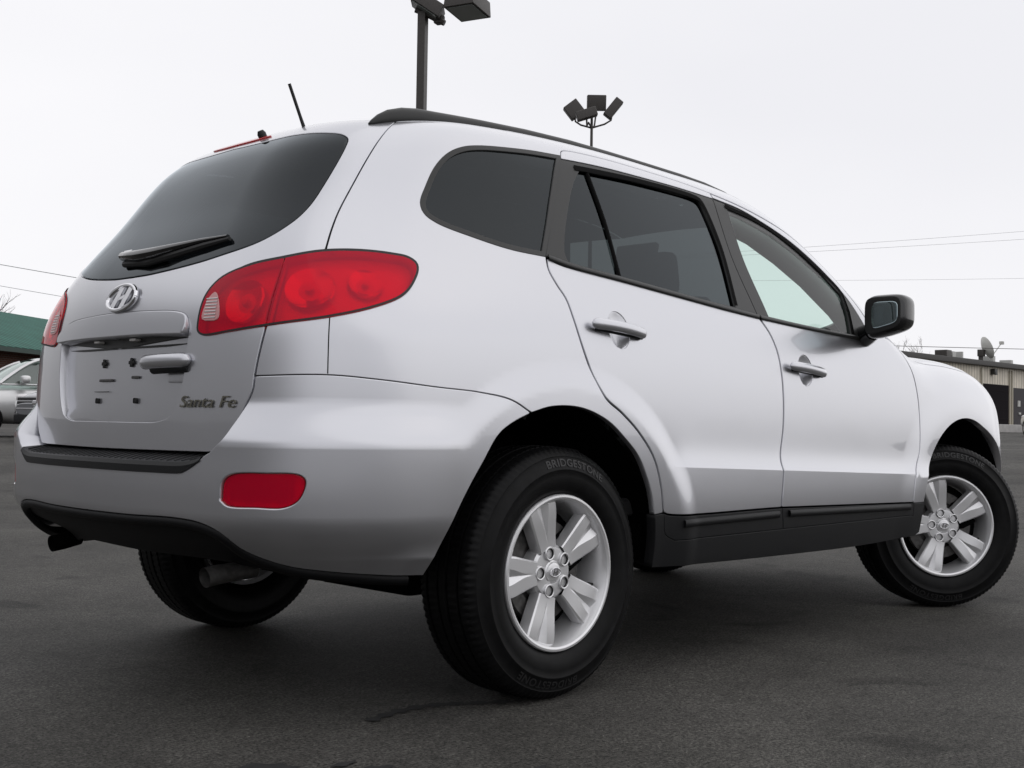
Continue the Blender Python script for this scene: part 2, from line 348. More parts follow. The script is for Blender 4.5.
def patch_mesh(ring, holes=(), grid=.02, gap=.002, flange=.015, off=0., bump=0, mapper=od, seam=None, hole_gap=0., roll=.0018, lines=(), dome=None):
    ring0 = joinl(ring); ring = inset(ring0, gap)
    if seam:
        k_ = np.abs(ring0[:, seam[0]]-seam[1]) < 1e-6; ring[k_, seam[0]] = seam[1]
    holes = [inset(joinl(h), -hole_gap) for h in holes]
    rings = [ring]+holes
    lo, hi = ring.min(0), ring.max(0)
    gx, gy = np.meshgrid(np.arange(lo[0]+grid*.5, hi[0], grid), np.arange(lo[1]+grid*.5, hi[1], grid)); q = np.stack([gx.ravel(), gy.ravel()], 1)
    ok = inside(q, ring)
    for h in holes: ok &= ~inside(q, h)
    q = q[ok]; B = np.vstack(rings)
    for ln in lines:                       # rows of points either side of a crease
        ln = np.asarray(ln, float); ok = inside(ln, ring)
        for h in holes: ok &= ~inside(ln, h)
        ln = ln[ok]; ln = ln[np.min(np.linalg.norm(ln[:, None]-B[None], axis=2), 1) > .006]
        q = q[np.min(np.abs(q[:, None, 1]-np.interp(q[:, 0], ln[:, 0], ln[:, 1])[:, None]), 1) > grid*.5]
        extra = np.vstack([ln+[0, .0009], ln-[0, .0009]])
    if len(q):
        dm = np.min(np.linalg.norm(q[:, None, :]-B[None], axis=2), 1) if len(q)*len(B) < 2e7 else np.concatenate([np.min(np.linalg.norm(c[:, None, :]-B[None], axis=2), 1) for c in np.array_split(q, 20)])
        q = q[dm > grid*.55]
    pts = np.vstack([B, q]+([extra] if lines else [])); edges = []; b = 0
    for rg in rings:
        n = len(rg); edges += [(b+i, b+(i+1) % n) for i in range(n)]; b += n
    vo, eo, fo, ov, oe, of = delaunay_2d_cdt([Vector(p) for p in pts], edges, [], 0, 1e-7)
    V2 = np.array([(v.x, v.y) for v in vo]); T = np.array([f for f in fo if len(f) == 3])
    cen = V2[T].mean(1); ok = inside(cen, ring)
    for h in holes: ok &= ~inside(cen, h)
    T = T[ok]
    newi = {}
    for i, l in enumerate(ov):
        for k in l: newi[k] = i
    P, N = surf(V2, bump, 0, mapper)
    offs = off if dome is None else off+dome(V2)
    P = P+N*(offs[:, None] if hasattr(offs, '__len__') else offs)
    fn = np.cross(P[T[:, 1]]-P[T[:, 0]], P[T[:, 2]]-P[T[:, 0]]); fl = (fn*N[T].mean(1)).sum(1) < 0
    T[fl] = T[fl][:, ::-1]
    verts = list(P); nor = list(N); faces = [tuple(t) for t in T]
    b = 0
    for ri, rg in enumerate(rings):
        n = len(rg); ids = [newi[b+i] for i in range(n)]; b += n
        n2, _ = normals2(rg)
        if ri > 0: n2 = -n2
        P2, _n = surf(rg+n2*2e-3, bump, 0, mapper); P1, _n = surf(rg, bump, 0, mapper); to = P2-P1; to /= np.linalg.norm(to, axis=1, keepdims=True)+1e-12
        Pb = P[ids]; Nb = N[ids]
        to = to-Nb*(to*Nb).sum(1, keepdims=True); to /= np.linalg.norm(to, axis=1, keepdims=True)+1e-12
        rl = Pb+to*roll*.8-Nb*roll*.8; en = Pb+to*roll-Nb*flange
        k0 = len(verts); verts += list(rl)+list(rl)+list(en)
        nor += list((to+Nb)/1.4142)+list((to*.9+Nb*.3)/.95)+list(to)
        for i in range(n):
            j = (i+1) % n
            if seam and abs(rg[i][seam[0]]-seam[1]) < 1e-6 and abs(rg[j][seam[0]]-seam[1]) < 1e-6: continue
            for quad in ((ids[i], ids[j], k0+j, k0+i), (k0+n+i, k0+n+j, k0+2*n+j, k0+2*n+i)):
                a_, b_, c_, d_ = [np.array(verts[x]) for x in quad]
                nn = np.cross(c_-a_, d_-b_)
                faces.append(quad if nn @ (np.array(nor[quad[0]])+np.array(nor[quad[2]])) > 0 else quad[::-1])
    return np.array(verts), faces, np.array(nor)
def mirror_mesh(m):
    v, f, n = m; v = v*np.array([1, -1, 1]); n = n*np.array([1, -1, 1]); return v, [q[::-1] for q in f], n
def both(m):
    a, b = m, mirror_mesh(m); k = len(a[0]); return np.vstack([a[0], b[0]]), a[1]+[tuple(i+k for i in q) for q in b[1]], np.vstack([a[2], b[2]])
def panel(name, material, parent, ring, sides='RL', label=None, **kw):
    """builds a panel on the right side and, mirrored, on the left; 'C' joins the halves over the centre line"""
    m = patch_mesh(ring, **kw)
    if sides == 'C': return obj(name, *both(m)[:2], material, parent, both(m)[2], label=label)
    out = []
    for s in sides:
        mm = m if s == 'R' else mirror_mesh(m)
        out.append(obj(name, mm[0], mm[1], material, parent[0 if s == 'R' else 1] if isinstance(parent, (list, tuple)) else parent, mm[2], label=label))
    return out
# ------------------------------------------------------------------ the silver SUV
def A_(l): return np.array(l, float)
tg_up = cat([(-.612, 1.233), (-.608, 1.289), (-.600, 1.339), (-.577, 1.414), (-.540, 1.509), (-.494, 1.606), (-.462, 1.665)])
tg_top = cat([(-.462, 1.665), (-.62, 1.705), (-.9, 1.735), (-1.2, 1.745)])
lamp_top_o = cat([(-.692, 1.218), (-.622, 1.2315), (-.550, 1.237), (-.475, 1.2355), (-.432, 1.230), (-.414, 1.216), (-.422, 1.176), (-.448, 1.131), (-.502, 1.095), (-.584, 1.064), (-.704, 1.040)], .008)
lamp_split = cat([(-.692, 1.218), (-.694, 1.161), (-.704, 1.040)])
lamp_in = cat([(-.692, 1.218), (-.779, 1.200), (-.839, 1.169), (-.868, 1.126), (-.877, 1.054), (-.874, 1.030), (-.859, 1.0205), (-.790, 1.027), (-.704, 1.040)], .008)
tg_low = cat([(-.704, 1.040), (-.718, .949), (-.723, .908)])
ear = cat([(-.723, .908), (-.726, .872), (-.744, .821), (-.753, .790), (-.767, .750), (-.797, .711)])
bump_top = cat([(-.723, .908), (-.583, .912), (-.489, .903), (-.379, .889), (-.269, .879), (-.192, .864), (-.125, .827)])
arch_b = cat([(-.125, .827), (-.178, .801), (-.220, .768), (-.264, .689), (-.308, .602), (-.342, .524), (-.368, .454), (-.392, .391)])
arch_f = cat([(-.125, .827), (-.067, .844), (-.009, .849), (.047, .845), (.102, .831), (.172, .803), (.240, .758), (.307, .703), (.351, .640), (.382, .578), (.399, .517)])
arch_f2 = cat([(.399, .517), (.414, .438), (.422, .364)])
H_up = cat([(.232, 1.642), (.201, 1.600), (.102, 1.433), (.016, 1.288)])
H_low = cat([(.016, 1.288), (.011, 1.248), (.026, 1.212), (.050, 1.170), (.062, 1.106), (.077, 1.038), (.103, .965), (.149, .880), (.227, .832), (.306, .776), (.385, .695), (.424, .610), (.445, .522)])
H_clad = cat([(.445, .522), (.462, .455), (.507, .432)])
L_r = cat([(.232, 1.642), (.245, 1.659), (.267, 1.666), (.444, 1.671), (.621, 1.667), (.881, 1.656), (1.050, 1.640)])
L_f = cat([(1.050, 1.640), (1.201, 1.620), (1.350, 1.592), (1.546, 1.540), (1.700, 1.457), (1.810, 1.376), (1.900, 1.285), (1.945, 1.222)])
I_up = cat([(1.050, 1.640), (1.051, 1.622), (1.044, 1.387), (1.093, 1.191)])
I_low = cat([(1.093, 1.191), (1.136, 1.136), (1.160, 1.074), (1.170, 1.008), (1.173, .905), (1.164, .788), (1.141, .691), (1.143, .642), (1.133, .547), (1.131, .510)])
I_clad = cat([(1.131, .510), (1.150, .435)])
J_l = cat([(2.125, 1.165), (2.186, 1.112), (2.228, 1.039), (2.261, .880), (2.242, .702), (2.209, .650), (2.174, .590), (2.156, .490)])
J_clad = cat([(2.156, .490), (2.160, .439)])
door_bot_r = cat([(.507, .432), (1.150, .435)]); door_bot_f = cat([(1.150, .435), (2.160, .439)])
clad_r = cat([(.445, .522), (.47, .514), (1.131, .510)]); clad_f = cat([(1.131, .510), (2.156, .490)])
belt_r = cat([(.016, 1.288), (.065, 1.272), (.335, 1.250), (.688, 1.221), (1.093, 1.191)])
belt_f = cat([(1.093, 1.191), (1.472, 1.171), (1.900, 1.154)])
blk_top_r = cat([(.224, 1.628), (.411, 1.631), (.620, 1.629), (.853, 1.625), (1.051, 1.616)])
blk_top_f = cat([(1.051, 1.616), (1.220, 1.596), (1.336, 1.566), (1.520, 1.505), (1.669, 1.427), (1.790, 1.340), (1.853, 1.274), (1.899, 1.195), (1.900, 1.154)])
roof_r = cat([(-.462, 1.665), (-.3, 1.695), (-.1, 1.715), (.1, 1.72), (.5, 1.72), (1.0, 1.705), (1.3, 1.670)])
roof_p = cat([(1.3, 1.670), (1.546, 1.590), (1.70, 1.510), (1.81, 1.435), (1.90, 1.355), (1.985, 1.265)])
qwin = cat([(.009, 1.290), (-.121, 1.296), (-.240, 1.314), (-.350, 1.339), (-.382, 1.359), (-.390, 1.385), (-.372, 1.436), (-.339, 1.500), (-.293, 1.550), (-.236, 1.583), (-.155, 1.606), (.036, 1.629), (.219, 1.634)])
qwin_front = cat([(.219, 1.634), (.193, 1.597), (.095, 1.431), (.009, 1.290)])
tg_glass = cat([(-1.2, 1.206), (-1.099, 1.208), (-.889, 1.228), (-.765, 1.258), (-.706, 1.302), (-.678, 1.343), (-.650, 1.418), (-.613, 1.535), (-.611, 1.566), (-.633, 1.587), (-.697, 1.605), (-.847, 1.628), (-1.2, 1.652)])
plate = cat([(-1.2, 1.099), (-1.081, 1.096), (-.952, 1.087), (-.921, 1.075), (-.909, 1.048), (-.911, .985), (-.915, .916), (-.934, .839), (-.955, .804), (-1.000, .788), (-1.06, .786), (-1.2, .786)])
garn = cat([(-1.2, 1.099), (-1.081, 1.096), (-.952, 1.087), (-.921, 1.075), (-.909, 1.048), (-.913, 1.023)])
garn_b = cat([(-.913, 1.023), (-1.05, 1.026), (-1.2, 1.026)])
bump_bot = cat([(-1.2, .533), (-1.026, .534), (-.884, .537), (-.818, .529), (-.776, .508), (-.738, .465), (-.689, .436), (-.645, .420), (-.593, .411), (-.483, .397), (-.392, .391)])
pad_edge = cat([(-1.2, .672), (-.95, .672), (-.865, .674), (-.835, .682), (-.812, .700), (-.797, .711)])
fend_top = cat([(2.125, 1.165), (2.2, 1.132), (2.4, 1.094), (2.7, 1.084), (2.9, 1.064), (3.08, 1.020), (3.25, .962)])
farch = A_([(2.72+.482*math.cos(a), .365+.484*math.sin(a)) for a in np.linspace(R(165), R(4), 70)])
farch_low = A_([(2.72+.482*math.cos(a), .365+.484*math.sin(a)) for a in np.linspace(R(180), R(165), 8)])

car = thing('silver_suv', 'large silver SUV with roof rails parked on dark asphalt, seen from its right rear corner', 'SUV')
SV = M['silver']

# body side: quarter panel, pillar and roof side, with the opening of the rear quarter window
lo_b = lamp_top_o[int(np.argmax(lamp_top_o[:, 0] > -.612)):]
body_ring = joinl(tg_up, roof_r, roof_p, [(1.985, 1.265), (1.945, 1.222)], L_f[::-1], L_r[::-1], H_up, H_low, [(.445, .522), (.399, .517)], arch_f[::-1], bump_top[::-1], tg_low[::-1], lo_b[::-1])
sides = panel('quarter_panel', SV, car, body_ring, holes=[joinl(qwin, qwin_front)], grid=.016, gap=.0034, flange=.02)
def cup_ring(sc, zc):
    a = np.linspace(0, 2*np.pi, 40, endpoint=False); return np.stack([sc+.052*np.cos(a), zc+.060*np.sin(a)], 1)
# rear doors
crease = np.array([(x, .668-.0335*(x-.45)) for x in np.arange(.5, 2.3, .006)])
rdoor = panel('rear_door', SV, car, joinl(belt_r, I_low, clad_r[::-1], H_low[::-1]), holes=[cup_ring(.262, 1.089)], lines=[crease], grid=.012, gap=.0065, flange=.014)
fdoor = panel('front_door', SV, car, joinl(belt_f, blk_top_f[::-1], [(1.051, 1.616), (1.05, 1.640)], L_f, [(1.945, 1.222), (1.99, 1.195), (2.125, 1.165)], J_l, clad_f[::-1], I_low[::-1]), holes=[cup_ring(1.340, 1.010)], lines=[crease], grid=.012, gap=.0065, flange=.014)
panel('window_surround', SV, rdoor, joinl(L_r, [(1.05, 1.640), (1.051, 1.616)], blk_top_r[::-1]), grid=.02, gap=.0025, flange=.02)
rd_glass = joinl(cat([(.300, 1.602), (.612, 1.607), (.915, 1.600)]), cat([(.915, 1.600), (.950, 1.592), (.962, 1.572)]), cat([(.962, 1.572), (.985, 1.425), (.962, 1.215)]), cat([(.962, 1.215), (.525, 1.240), (.339, 1.256), (.112, 1.276)]), cat([(.112, 1.276), (.106, 1.300), (.116, 1.335), (.241, 1.541), (.300, 1.602)]))
fd_glass = joinl(cat([(1.125, 1.592), (1.308, 1.560), (1.496, 1.497), (1.650, 1.418), (1.785, 1.325)]), cat([(1.785, 1.325), (1.792, 1.260), (1.765, 1.172)]), cat([(1.765, 1.172), (1.368, 1.188), (1.165, 1.200)]), cat([(1.165, 1.200), (1.120, 1.387), (1.125, 1.592)]))
panel('window_frame', M['trim'], rdoor, joinl(belt_r, I_up[::-1], blk_top_r[::-1], H_up), holes=[rd_glass], grid=.02, gap=.003, flange=.02, off=-.002)
panel('window_frame', M['trim'], fdoor, joinl(belt_f, blk_top_f[::-1], I_up), holes=[fd_glass], grid=.02, gap=.003, flange=.02, off=-.002)
panel('window_glass', M['tint'], rdoor, rd_glass, grid=.03, gap=-.004, flange=.004, off=-.010)
panel('window_glass', M['green'], fdoor, fd_glass, grid=.03, gap=-.004, flange=.004, off=-.010)
def ribbon(paths, width, off, bump=0, mapper=od, thick=0.):
    """flat strips on the body along polylines -> (verts, faces, normals), right side"""
    V = []; Fc = []; Nn = []
    for p in paths:
        p = np.asarray(p, float); d = np.gradient(p, axis=0); d /= np.linalg.norm(d, axis=1, keepdims=True)+1e-9; n = np.stack([d[:, 1], -d[:, 0]], 1)
        if thick:
            ks = ((-.5, off-.002), (-.42, off+thick), (0, off+thick*1.25), (.42, off+thick), (.5, off-.002))
        else: ks = ((-.5, off), (.5, off))
        b = len(V); c = len(ks)
        cols = [surf(p+n*width*k, bump, o_, mapper) for k, o_ in ks]
        for i in range(len(p)):
            for P, N in cols: V.append(P[i]); Nn.append(N[i])
        for i in range(len(p)-1):
            for k in range(c-1): Fc.append((b+i*c+k, b+i*c+k+1, b+(i+1)*c+k+1, b+(i+1)*c+k))
    V = np.array(V); out = []; Nn = np.array(Nn)
    for f in Fc:
        q = np.cross(V[f[2]]-V[f[0]], V[f[3]]-V[f[1]]); out.append(f if q @ Nn[f[0]] > 0 else f[::-1])
    return V, out, Nn
def rib_obj(name, material, parent, paths, width, off, thick=0., sides='RL', bump=0):
    m = ribbon(paths, width, off, bump, od, thick)
    for s in sides:
        mm = m if s == 'R' else mirror_mesh(m)
        obj(name, mm[0], mm[1], material, parent[0 if s == 'R' else 1] if isinstance(parent, (list, tuple)) else parent, mm[2] if not thick else None)
# dark rubber seals in the shut lines
rib_obj('door_seal', M['gap'], car, [H_up, H_low, H_clad, I_up, I_low, I_clad, J_l, J_clad, L_r, L_f, door_bot_r, door_bot_f, tg_up, tg_low, bump_top], .045, -.012)
rib_obj('panel_seam', M['gap'], sides, [cat([(-.584, 1.060), (-.583, .916)])], .0022, .0006)
# belt line mouldings and window rubber channels
rib_obj('belt_moulding', M['trim'], rdoor, [cat([(.022, 1.284), (.112, 1.2685), (.335, 1.2495), (.688, 1.2215), (1.088, 1.192)])], .016, .001, .005)
rib_obj('belt_moulding', M['trim'], fdoor, [cat([(1.098, 1.191), (1.472, 1.172), (1.900, 1.156)])], .016, .001, .005)
rib_obj('glass_run', M['gap'], rdoor, [cat([(.275, 1.605), (.612, 1.610), (.915, 1.603), (.955, 1.594), (.968, 1.572), (.988, 1.425), (.966, 1.222)])], .017, .0005)
rib_obj('glass_run', M['gap'], fdoor, [cat([(1.115, 1.596), (1.308, 1.565), (1.496, 1.502), (1.650, 1.423), (1.790, 1.330), (1.797, 1.260), (1.77, 1.175)])], .016, .0005)
rib_obj('window_divider', M['gap'], rdoor, [cat([(.337, 1.610), (.350, 1.425), (.341, 1.256)])], .012, -.008, .006)
# rear quarter window
panel('quarter_glass', M['tint'], sides, joinl(inset(joinl(qwin, qwin_front), .006)), grid=.03, gap=0, flange=.004, off=-.004)
panel('quarter_gasket', M['trim'], sides, joinl(qwin, qwin_front), holes=[inset(joinl(qwin, qwin_front), .009)], grid=.02, gap=-.0042, flange=.012, off=.002)
# door and sill cladding
for dr, ring, hi in ((rdoor, joinl(clad_r, I_clad, door_bot_r[::-1], H_clad[::-1]), [(.535, .485), (1.105, .490)]), (fdoor, joinl(clad_f, J_clad, door_bot_f[::-1], I_clad[::-1]), [(1.175, .490), (2.12, .476)])):
    panel('door_cladding', M['clad'], dr, ring, grid=.02, gap=.003, flange=.02, off=.003)
    rib_obj('cladding_rib', M['clad'], dr, [cat(hi)], .026, .002, .009)
sill_ring = joinl([(.399, .517), (.445, .520)], H_clad, door_bot_r, door_bot_f, [(2.160, .439), (2.156, .490), (2.249, .490)], farch_low[::-1], [(2.238, .365), (2.20, .352)], cat([(2.20, .352), (1.766, .338), (1.1, .340), (.422, .350)]), arch_f2[::-1])
panel('sill_cladding', M['clad'], car, sill_ring, grid=.02, gap=.002, flange=.035, off=.004)
# door handles and their cups
def handle(doors, s0, z0, s1, z1, sc, zc):
    cup = cup_ring(sc, zc)
    v, f, n = patch_mesh(cup, grid=.006, gap=-.001, flange=.001, off=-.002, roll=.0005, dome=lambda V: -.015*np.clip(1-((V[:, 0]-sc)/.052)**2-((V[:, 1]-zc)/.060)**2, 0, 1))
    n = None
    q = np.array([0, .005, .02, .045, .09, .2, .3, .4, .5, .6, .7, .8, .91, .955, .98, .995, 1]); S = s0+(s1-s0)*q; Z = z0+(z1-z0)*q; P, N = surf(np.stack([S, Z], 1))
    h = .0175*np.sqrt(np.clip(1-np.clip((np.abs(q-.5)-.41)/.09, 0, .985)**2, 0, 1)); lift = .026*np.power(np.clip(np.sin(np.pi*(q*.9+.05)), 0, 1), .5)+.004
    b = MB(); b.tube(P+N*lift[:, None], h, 16, True, (.62, 1.0))
    for sgn, d in ((1, doors[0]), (-1, doors[1])):
        mm = (v, f, v) if sgn > 0 else mirror_mesh((v, f, v))
        obj('handle_cup', mm[0], mm[1], SV, d)
        bb = MB(); bb.v = [(x, y*sgn, z) for x, y, z in b.v]; bb.f = b.f; o = bb.build('handle', SV, d, angle=60)
        sh = MB(); sh.tube([(p[0], (p[1]+n_[1]*l*.5)*sgn, p[2]-hh*.55) for p, n_, l, hh in list(zip(P, N, lift, h))[4:-3]], [x*.38 for x in h[4:-3]], 10); sh.build('handle_underside', M['clad'], d, angle=60)
handle(rdoor, .122, 1.097, .372, 1.078, .262, 1.089)
handle(fdoor, 1.212, 1.020, 1.458, 1.000, 1.340, 1.010)
# front wings, bonnet, roof, glass
fend = panel('front_wing', SV, car, joinl(fend_top, [(3.25, .935), (3.22, .80), (3.185, .62), (3.202, .40)], farch[::-1], [(2.249, .490), (2.156, .490)], J_l[::-1]), grid=.016, gap=.0035, flange=.05)
ftP = surf(fend_top)[0][:, :2]; rP = surf(roof_r)[0][:, :2]; pP = surf(roof_p)[0][:, :2]
hood_front = cat([tuple(ftP[-1]), (3.44, -.42), (3.53, -.2), (3.55, 0)])
cowl = cat([tuple(ftP[0]), (2.20, -.6), (2.27, -.3), (2.29, 0)])
panel('bonnet', SV, car, joinl(ftP, hood_front, [(3.55, 0), (2.29, 0)], cowl[::-1]), sides='C', mapper=od_top, grid=.035, gap=.003, seam=(1, 0.))
hdr = cat([tuple(rP[-1]), (1.33, -.35), (1.35, 0)])
tgP = surf(tg_top)[0][:, :2].copy(); tgP[-1, 1] = 0; tgr = tgP[:, :2]
panel('roof', SV, car, joinl(rP, hdr, [(1.35, 0), tuple(tgr[-1])], tgr[::-1]), sides='C', mapper=od_top, grid=.04, gap=.003, seam=(1, 0.))
ws_bot = cat([(pP[-1][0]-.01, pP[-1][1]+.02), (2.13, -.55), (2.20, -.3), (2.22, 0)])
panel('windscreen', M['green'], car, joinl(pP, ws_bot, [(2.22, 0), (1.35, 0)], hdr[::-1]), sides='C', mapper=od_top, grid=.04, gap=.004, seam=(1, 0.), off=-.003)
panel('scuttle_panel', M['trim'], car, joinl(ws_bot, [(2.22, 0), (2.29, 0)], cowl[::-1]), sides='C', mapper=od_top, grid=.04, gap=.002, seam=(1, 0.), off=-.008)
fb_top = cat([(3.185, .62), (3.22, .78), (3.45, .76), (3.62, .76), (4.0, .76)])
fbump = panel('front_bumper', SV, car, joinl([(4.0, .33), (4.0, .76)], fb_top[::-1], [(3.185, .62), (3.202, .40), (3.19, .33)]), sides='C', grid=.03, gap=.003, seam=(0, 4.0))
hl = joinl(cat([(3.235, .80), (3.255, .925), (3.40, .905), (3.60, .87), (3.63, .80), (3.60, .772), (3.40, .772), (3.235, .80)]))
hls = panel('headlight', M['redclear'], car, hl, grid=.02, gap=.003, off=.004, flange=.04)
panel('headlight_reflector', M['chrome'], hls, hl, grid=.03, gap=.006, off=-.05, flange=.002)
panel('grille', M['gloss_black'], car, joinl([(4.0, .77), (4.0, .88)], cat([(4.0, .88), (3.72, .865), (3.64, .80), (3.65, .77), (4.0, .77)])[:-1]), sides='C', grid=.03, gap=.002, seam=(0, 4.0), off=-.02)
# tailgate
tg_ring = joinl([(-1.2, .706), (-.84, .708), (-.797, .711)], ear[::-1], tg_low[::-1], lamp_in[::-1], cat([(-.692, 1.218), (-.622, 1.2315), (-.612, 1.233)]), tg_up, tg_top, [(-1.2, 1.745), (-1.2, 1.652)], tg_glass[::-1], [(-1.2, 1.206), (-1.2, 1.099)], plate, [(-1.2, .786), (-1.2, .706)])
tgate = panel('tailgate', SV, car, tg_ring, sides='C', grid=.014, gap=.0034, flange=.03, seam=(0, -1.2))
panel('rear_window', M['tintrear'], tgate, joinl(tg_glass, [(-1.2, 1.652), (-1.2, 1.206)]), sides='C', grid=.025, gap=.003, flange=.006, off=-.002, seam=(0, -1.2))
fr = inset(joinl(tg_glass, [(-1.2, 1.652), (-1.2, 1.206)]), .028); fr = fr[fr[:, 0] > -1.15]
plate_in = joinl(plate, [(-1.2, .786), (-1.2, 1.099)])
panel('plate_recess', SV, tgate, plate_in, sides='C', grid=.012, gap=-.004, flange=.004, off=-.026, seam=(0, -1.2), dome=lambda V: .02*(1-sst(.79, .83, V[:, 1])))
panel('plate_garnish', SV, tgate, joinl(garn, garn_b, [(-1.2, 1.026), (-1.2, 1.099)]), sides='C', grid=.012, gap=.0025, flange=.045, off=.003, seam=(0, -1.2), dome=lambda V: .016*(1-sst(1.03, 1.09, V[:, 1])), roll=.005)
panel('lamp_shelf', M['trim'], tgate, joinl(garn_b, [(-1.2, 1.026), (-1.2, 1.0)], cat([(-1.2, .996), (-1.0, .997), (-.918, 1.003)])[::-1]), sides='C', grid=.02, gap=.0, flange=.002, off=-.022, seam=(0, -1.2))
# ---- tailgate hardware
def on(s, v, off=0., bump=0, y=1):
    P, N = surf([(s, v)], bump, off); P, N = P[0], N[0]
    if y < 0: P = P*[1, -1, 1]; N = N*[1, -1, 1]
    return Vector(P), Vector(N)
def frame_at(P, N):
    """local axes: X along the surface to the photo's right, Z up, Y into the body"""
    z = Vector((0, 0, 1)); y = -N.normalized(); x = y.cross(z).normalized(); z2 = x.cross(y)
    return Matrix(((x.x, y.x, z2.x, P.x), (x.y, y.y, z2.y, P.y), (x.z, y.z, z2.z, P.z), (0, 0, 0, 1)))
for s, sg in ((-1.115, 1), (-1.115, -1)):
    P, N = on(s, 1.018, -.012, 0, sg); b = MB(); b.box((0, 0, 0), (.03, .02, .008), None, .003); o = b.build('plate_light', M['whiteplastic'], tgate); o.matrix_local = frame_at(P, N)
# screw holes and slots of the bare number-plate area
for s, v, sg, wd, hh in ((-1.135, .955, 1, .030, .010), (-1.135, .955, -1, .030, .010), (-1.135, .955, 1, .012, .026), (-1.135, .955, -1, .012, .026), (-1.11, .845, 1, .016, .016), (-1.11, .845, -1, .016, .016), (-1.15, .905, -1, .085, .008), (-1.115, .912, 1, .040, .008), (-1.13, .872, -1, .09, .002)):
    P, N = on(s, v, -.022, 0, sg); b = MB(); b.box((0, 0, 0), (wd, .004, hh), None, min(wd, hh)*.35); o = b.build('mounting_clip' if wd < .035 else 'plate_slot', M['rubber'] if wd < .035 else M['steel'], tgate); o.matrix_local = frame_at(P, N)
# handle at the right end of the recess
pp = []; cup = MB()
QH = [0, .01, .03, .07, .12, .25, .4, .5, .6, .75, .88, .93, .97, .99, 1]
for q in QH:
    P, N = on(-1.055+.165*q, .949+.004*q, 0); pp.append(P+N*(.030*math.sin(math.pi*(q*.8+.1))**.5-.012))
b = MB(); b.tube(pp, [.0195*math.sqrt(max(.04, 1-max(0, (abs(q-.5)-.38)/.12)**2)) for q in QH], 16, True, (.8, 1.05)); b.build('tailgate_handle', SV, tgate, angle=70)
b = MB(); b.tube([Vector(p)+Vector((.012, 0, -.02)) for p in pp[5:12]], .014, 12); b.build('handle_release', M['clad'], tgate)
P, N = on(-.955, .925, -.024); b = MB(); b.box((0, 0, 0), (.075, .01, .06), None, .004); o = b.build('handle_pocket', SV, tgate); o.matrix_local = frame_at(P, N)
# oval badge with a slanted H
def oval_badge(parent, Mx, a, c, name='badge', thick=.004):
    b = MB(); n = 48
    b.tube([(a*math.cos(2*math.pi*k/n), -.003, c*math.sin(2*math.pi*k/n)) for k in range(n+1)], a*.085, 8, False)
    def slab(poly, t=.003):
        m = len(poly); b.add([(x, -t-.002, z) for x, z in poly]+[(x, .002, z) for x, z in poly], [tuple(range(m)), tuple(range(2*m-1, m-1, -1))]+[(i, i+m, (i+1) % m+m, (i+1) % m) for i in range(m)])
    A, C_ = a, c
    slab([(-.62*A, -.60*C_), (-.30*A, -.84*C_), (-.02*A, .86*C_), (-.34*A, .84*C_)])
    slab([(.02*A, -.86*C_), (.34*A, -.84*C_), (.62*A, .60*C_), (.30*A, .84*C_)])
    slab([(-.24*A, -.26*C_), (.20*A, -.02*C_), (.24*A, .26*C_), (-.20*A, .02*C_)])
    o = b.build(name, M['chrome'], parent, angle=40); o.matrix_local = Mx; return o
P, N = on(-1.19, 1.141, .004); bd = oval_badge(tgate, frame_at(P, N), .078, .040)
b = MB(); n = 40; b.add([(.072*math.cos(2*math.pi*k/n), .001, .036*math.sin(2*math.pi*k/n)) for k in range(n)], [tuple(range(n))[::-1]])
# model lettering
v, f = text_mesh('Santa Fe', .062, .0012, False, .28, 1.02)
xs = [p[0] for p in v]; wmin, wmax = min(xs), max(xs); V2 = []
vv = []
for x, y, z in v:
    s = -.918+(x-wmin)/(wmax-wmin)*.157; vv.append((s, .840+y*.72, z))
Pq, Nq = surf([(a, c) for a, c, _ in vv], 0, 0); Pq = Pq+Nq*np.array([[.0035+t] for _, _, t in vv])
gapx = -.918+.157*.655
for side_ in (-1, 1):
    ff = [q for q in f if (np.mean([vv[i][0] for i in q])-gapx)*side_ > 0]
    ids = sorted({i for q in ff for i in q}); rm = {k: i for i, k in enumerate(ids)}
    if ff: obj('lettering', [Pq[i] for i in ids], [[rm[i] for i in q] for q in ff], M['badge'], tgate, smooth=False)
# rear wiper
def wp(s, v, off, sg=1): P, N = on(s, v, off, 0, sg); return P
def side_s(px): return px
pth = [wp(-1.085, 1.264, .008, -1), wp(-1.125, 1.257, .012, -1), wp(-1.185, 1.250, .013), wp(-1.11, 1.252, .012), wp(-1.02, 1.261, .010), wp(-.94, 1.268, .009), wp(-.858, 1.272, .008)]
b = MB(); b.tube(pth, [.014, .026, .032, .030, .021, .014, .007], 14, True, (1, .62)); b.build('wiper_arm', M['gloss_black'], tgate)
pth2 = [wp(-1.13, 1.240, .006, -1), wp(-1.14, 1.234, .006), wp(-1.02, 1.246, .006), wp(-.93, 1.257, .006), wp(-.850, 1.266, .006)]
b = MB(); b.tube(pth2, [.010, .011, .011, .010, .006], 8); b.build('wiper_blade', M['rubber'], tgate)
P, N = on(-1.165, 1.252, .034, 0, -1); b = MB(); b.box((0, 0, 0), (.045, .004, .018), None, .002); o = b.build('wiper_cap', M['alloy'], tgate); o.matrix_local = frame_at(P, N)
